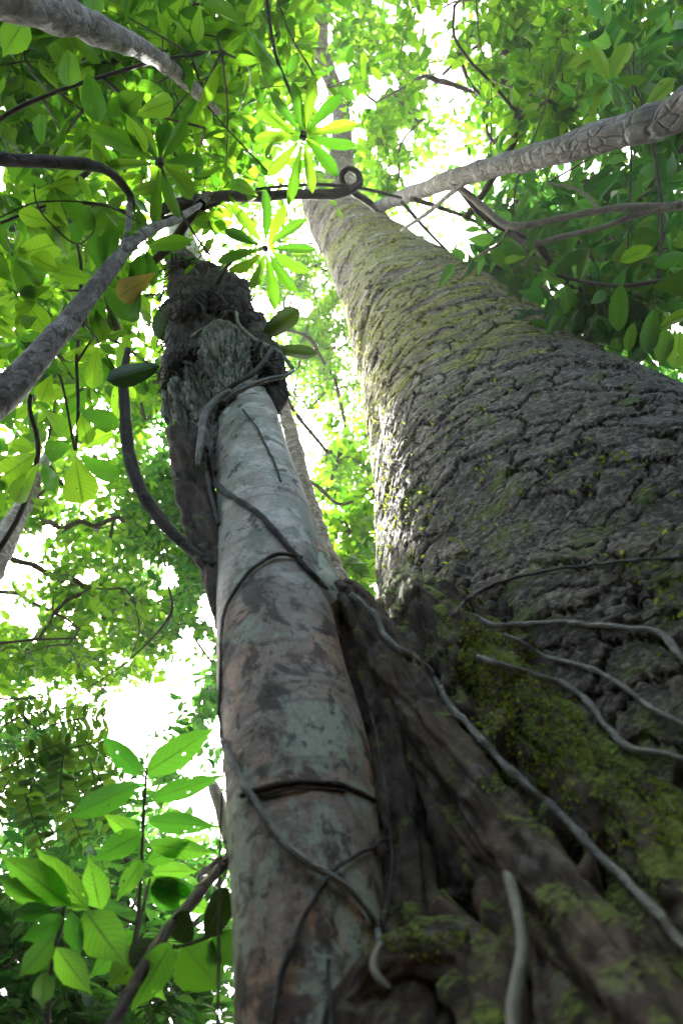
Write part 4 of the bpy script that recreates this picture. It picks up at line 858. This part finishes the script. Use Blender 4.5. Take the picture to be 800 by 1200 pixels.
# leaf sprays of the feathery tree: paired leaflets on a thin stalk
SMALL = [leaf_mesh('leaflet', 'oblong', L_dark, f, d, 0.06) for f, d in ((0.2, 0.1), (0.3, 0.2))]
for bx, by, tx, ty, ln_px, n in [(0, 905, 75, 870, 17, 11), (40, 892, 128, 868, 18, 11), (75, 880, 70, 945, 16, 9), (60, 885, 30, 950, 17, 10), (100, 875, 112, 950, 16, 10), (20, 900, -10, 960, 16, 9), (115, 905, 140, 985, 15, 9), (70, 915, 96, 985, 16, 10), (30, 930, 52, 995, 16, 9),
                                 (5, 850, 60, 832, 15, 9), (60, 850, 125, 842, 15, 9), (90, 860, 150, 905, 15, 9)]:
    s_ = 4.2 + 0.7 * rng.rand(); rows = [(bx, by, 2.4, s_), ((bx + tx) / 2 + rng.randn() * 3, (by + ty) / 2 - 3, 2, s_ - 0.05), (tx, ty, 1.2, s_ - 0.12)]
    p2, r2 = px_path(rows, 8); link('stalk', tube_mesh('stalk', p2, r2, M_twig, 5), feathery)
    for q_ in range(n):
        f = 0.12 + 0.86 * q_ / (n - 1); c = p2[min(int(f * (len(p2) - 1)), len(p2) - 1)]; ax_ = nrm(p2[-1] - p2[0]); view = nrm(c - EYE); sd = nrm(np.cross(ax_, view))
        for sg in (-1, 1):
            L_ = ln_px / FPX * s_ * (1.05 - 0.35 * abs(f - 0.45)) * (0.85 + 0.3 * rng.rand())
            leaf_obj(random.choice(SMALL), c, nrm(sd * sg + ax_ * 0.35 + rng.randn(3) * 0.12), nrm(view + rng.randn(3) * 0.3), L_, L_ * 0.42, feathery, 'leaflet')

# ================================================================== lianas and thin stems
free_tube('thick dark leaning stem at the bottom left passing behind the pale trunk', [(300, 975, 12, 2.75), (268, 1008, 13, 2.65), (240, 1038, 13, 2.5), (225, 1058, 15, 2.42), (200, 1085, 14, 2.3), (182, 1113, 16, 2.2), (160, 1150, 15, 2.1), (125, 1215, 16, 1.95), (20, 1420, 24, 1.6)], M_dark, 'leaning_stem', 'branch', None, 16, 10, 0.12)
free_tube('curved dark liana swinging down to the dead stem beside the pale trunk', [(150, 410, 8, 4.2), (145, 445, 11, 4.0), (147, 485, 13, 3.8), (151, 530, 15, 3.6), (164, 572, 15, 3.4), (183, 602, 15, 3.25), (205, 628, 14, 3.12), (232, 650, 13, 3.0), (252, 664, 11, 2.9)], M_dark, 'liana', 'liana', None, 16, 10, 0.08)
free_tube('dark horizontal liana crossing in front of the top of the mossy trunk', [(180, 262, 7, 5.6), (196, 243, 13, 5.7), (222, 237, 15, 5.8), (262, 230, 13, 6.0), (300, 231, 12, 6.2), (335, 228, 11, 6.4), (370, 228, 12, 6.6), (400, 226, 11, 6.8), (420, 216, 9, 6.9), (419, 203, 8, 6.95), (408, 198, 7, 7.0), (400, 206, 7, 7.0), (406, 220, 7, 7.05), (430, 236, 8, 7.3), (440, 246, 6, 7.6)], M_dark, 'liana', 'liana', None, 14, 10, 0.15)
free_tube('second thinner dark liana twisting under the horizontal one', [(188, 256, 5, 5.7), (215, 252, 6, 5.8), (240, 244, 6, 5.9), (262, 236, 5, 6.0)], M_dark, 'liana', 'liana', None, 8, 8, 0.12)
free_tube('wiry liana stretched level just above the horizontal dark liana', [(300, 222, 3, 6.2), (345, 217, 4, 6.4), (390, 217, 4, 6.7), (430, 222, 4, 7.0), (470, 232, 3, 7.4)], M_dark, 'liana', 'liana', None, 7)
free_tube('dark crooked branch coming in level from the upper left edge', [(-60, 178, 18, 3.5), (0, 186, 17, 3.6), (60, 190, 14, 3.75), (104, 193, 14, 3.9), (125, 200, 10, 4.0), (140, 212, 10, 4.1), (152, 228, 9, 4.2), (156, 245, 7, 4.3)], M_dark, 'leaning_stem', 'branch', None, 14, 8, 0.14)
free_tube('dark branch silhouetted across the white sky gap at the top', [(440, 120, 2, 13), (470, 104, 3, 12.5), (495, 90, 5, 12), (512, 94, 7, 12), (530, 99, 6, 12), (560, 110, 4, 12), (590, 114, 2, 12)], M_dark, 'hanging_branch', 'branch', None, 8, 8, 0.2)
free_tube('thin twig fork above the dark branch in the sky gap', [(518, 88, 4, 12), (535, 72, 3, 12), (556, 56, 4, 12), (562, 50, 3, 12)], M_dark, 'hanging_branch', 'branch', None, 6, 8, 0.15)
GH = 'thin hanging stems'
for lab, rows in [
    ('hairline stem falling from the sky gap onto the upper right leaning trunk', [(556, -20, 2.5, 8.5), (562, 50, 2.5, 8.4), (575, 100, 2.5, 8.2), (574, 190, 2, 8.0)]),
    ('thin stem slanting from the upper right leaves down across the leaning trunk', [(660, 60, 2, 6.6), (640, 120, 3, 6.4), (622, 170, 3, 6.2), (605, 215, 3, 6.0), (600, 255, 2, 5.9)]),
    ('upright thin stem beside the dark leaves near the right edge', [(742, 60, 3, 5.9), (740, 150, 3, 5.7), (737, 250, 3, 5.5), (733, 330, 2, 5.3)]),
    ('thin stem slanting behind the right shoulder of the mossy trunk', [(598, 285, 3, 6.4), (630, 325, 3, 6.0), (662, 368, 3, 5.7), (690, 400, 2, 5.5)]),
    ('pale thin stem leaning out over the right shoulder of the mossy trunk', [(705, 352, 3, 5.3), (695, 375, 3, 5.2), (685, 400, 2, 5.1)]),
    ('taut thin stem slanting from the silvery trunk to the horizontal liana', [(243, 124, 3, 5.0), (270, 155, 3, 5.1), (300, 187, 3, 5.2), (330, 217, 2, 5.3)]),
    ('taut thin stem falling left from the horizontal liana to the root clump', [(330, 217, 2, 5.5), (290, 262, 3, 5.4), (262, 288, 3, 5.3), (246, 300, 3, 5.2)]),
    ('thin stem hanging from the upper left wheel of leaflets', [(190, 200, 2.5, 4.3), (205, 238, 2.5, 4.4), (228, 275, 2.5, 4.6), (246, 298, 3, 4.8)]),
    ('slack thin stem beside the white limb at the top', [(322, -10, 3, 6.0), (340, 40, 3, 6.0), (362, 78, 3, 6.0), (378, 105, 2, 6.0)]),
    ('kinked twig crossing the bright gap at mid left', [(190, 640, 3, 5.5), (196, 680, 3, 5.5), (202, 712, 5, 5.5), (190, 735, 4, 5.5), (150, 775, 2.5, 5.6), (100, 808, 2, 5.8)]),
    ('level twig entering from the left edge above the bright gap', [(-20, 756, 4, 5.0), (40, 750, 4, 5.1), (90, 748, 3, 5.2)]),
    ('level twig entering from the left edge beside the bright gap', [(-20, 819, 4, 4.8), (20, 819, 4, 4.9), (50, 817, 3, 5.0)]),
    ('straight thin stem hanging down just left of the pale trunk foot', [(262, 890, 4, 2.3), (259, 960, 4, 2.25), (257, 1060, 5, 2.1), (255, 1230, 5, 1.9)]),
    ('arched bare twig over the broad leaves at the left', [(0, 255, 2.5, 3.9), (40, 238, 3, 3.9), (90, 236, 3, 3.95), (130, 243, 3, 4.0), (165, 262, 2, 4.1)]),
    ('angled bare twig among the broad leaves at the left', [(40, 215, 2.5, 3.8), (44, 240, 2.5, 3.8), (60, 262, 3, 3.8), (92, 286, 3, 3.9), (120, 260, 2, 4.0)])]:
    free_tube(lab, [(x, y, w * 0.72, s) for x, y, w, s in rows], M_twig, 'thin_stem', 'stem', GH, 6, 6, 0.05)

# ================================================================== thin air volume, added to hint at lens bloom
hv = bpy.data.meshes.new('bloom_haze')
h0, h1, hr = -1.5, 34.0, 430.0
hv.from_pydata([(x * hr, y * hr, z) for z in (h0, h1) for x, y in ((-1, -1), (1, -1), (1, 1), (-1, 1))], [], [(0, 3, 2, 1), (4, 5, 6, 7), (0, 1, 5, 4), (1, 2, 6, 5), (2, 3, 7, 6), (3, 0, 4, 7)])
hm = bpy.data.materials.new('bloom_air'); hm.use_nodes = True; hm.node_tree.nodes.clear()
vol = hm.node_tree.nodes.new('ShaderNodeVolumePrincipled'); vol.inputs['Color'].default_value = (0.92, 0.95, 1.0, 1); vol.inputs['Density'].default_value = 0.0012
vol.inputs['Anisotropy'].default_value = 0.4
ho = hm.node_tree.nodes.new('ShaderNodeOutputMaterial'); hm.node_tree.links.new(vol.outputs[0], ho.inputs['Volume'])
hv.materials.append(hm); hz = link('bloom_haze', hv); hz['kind'] = 'stuff'; tag(hz, 'thin added air softening the far leaves, in place of lens glow', 'bloom_haze')
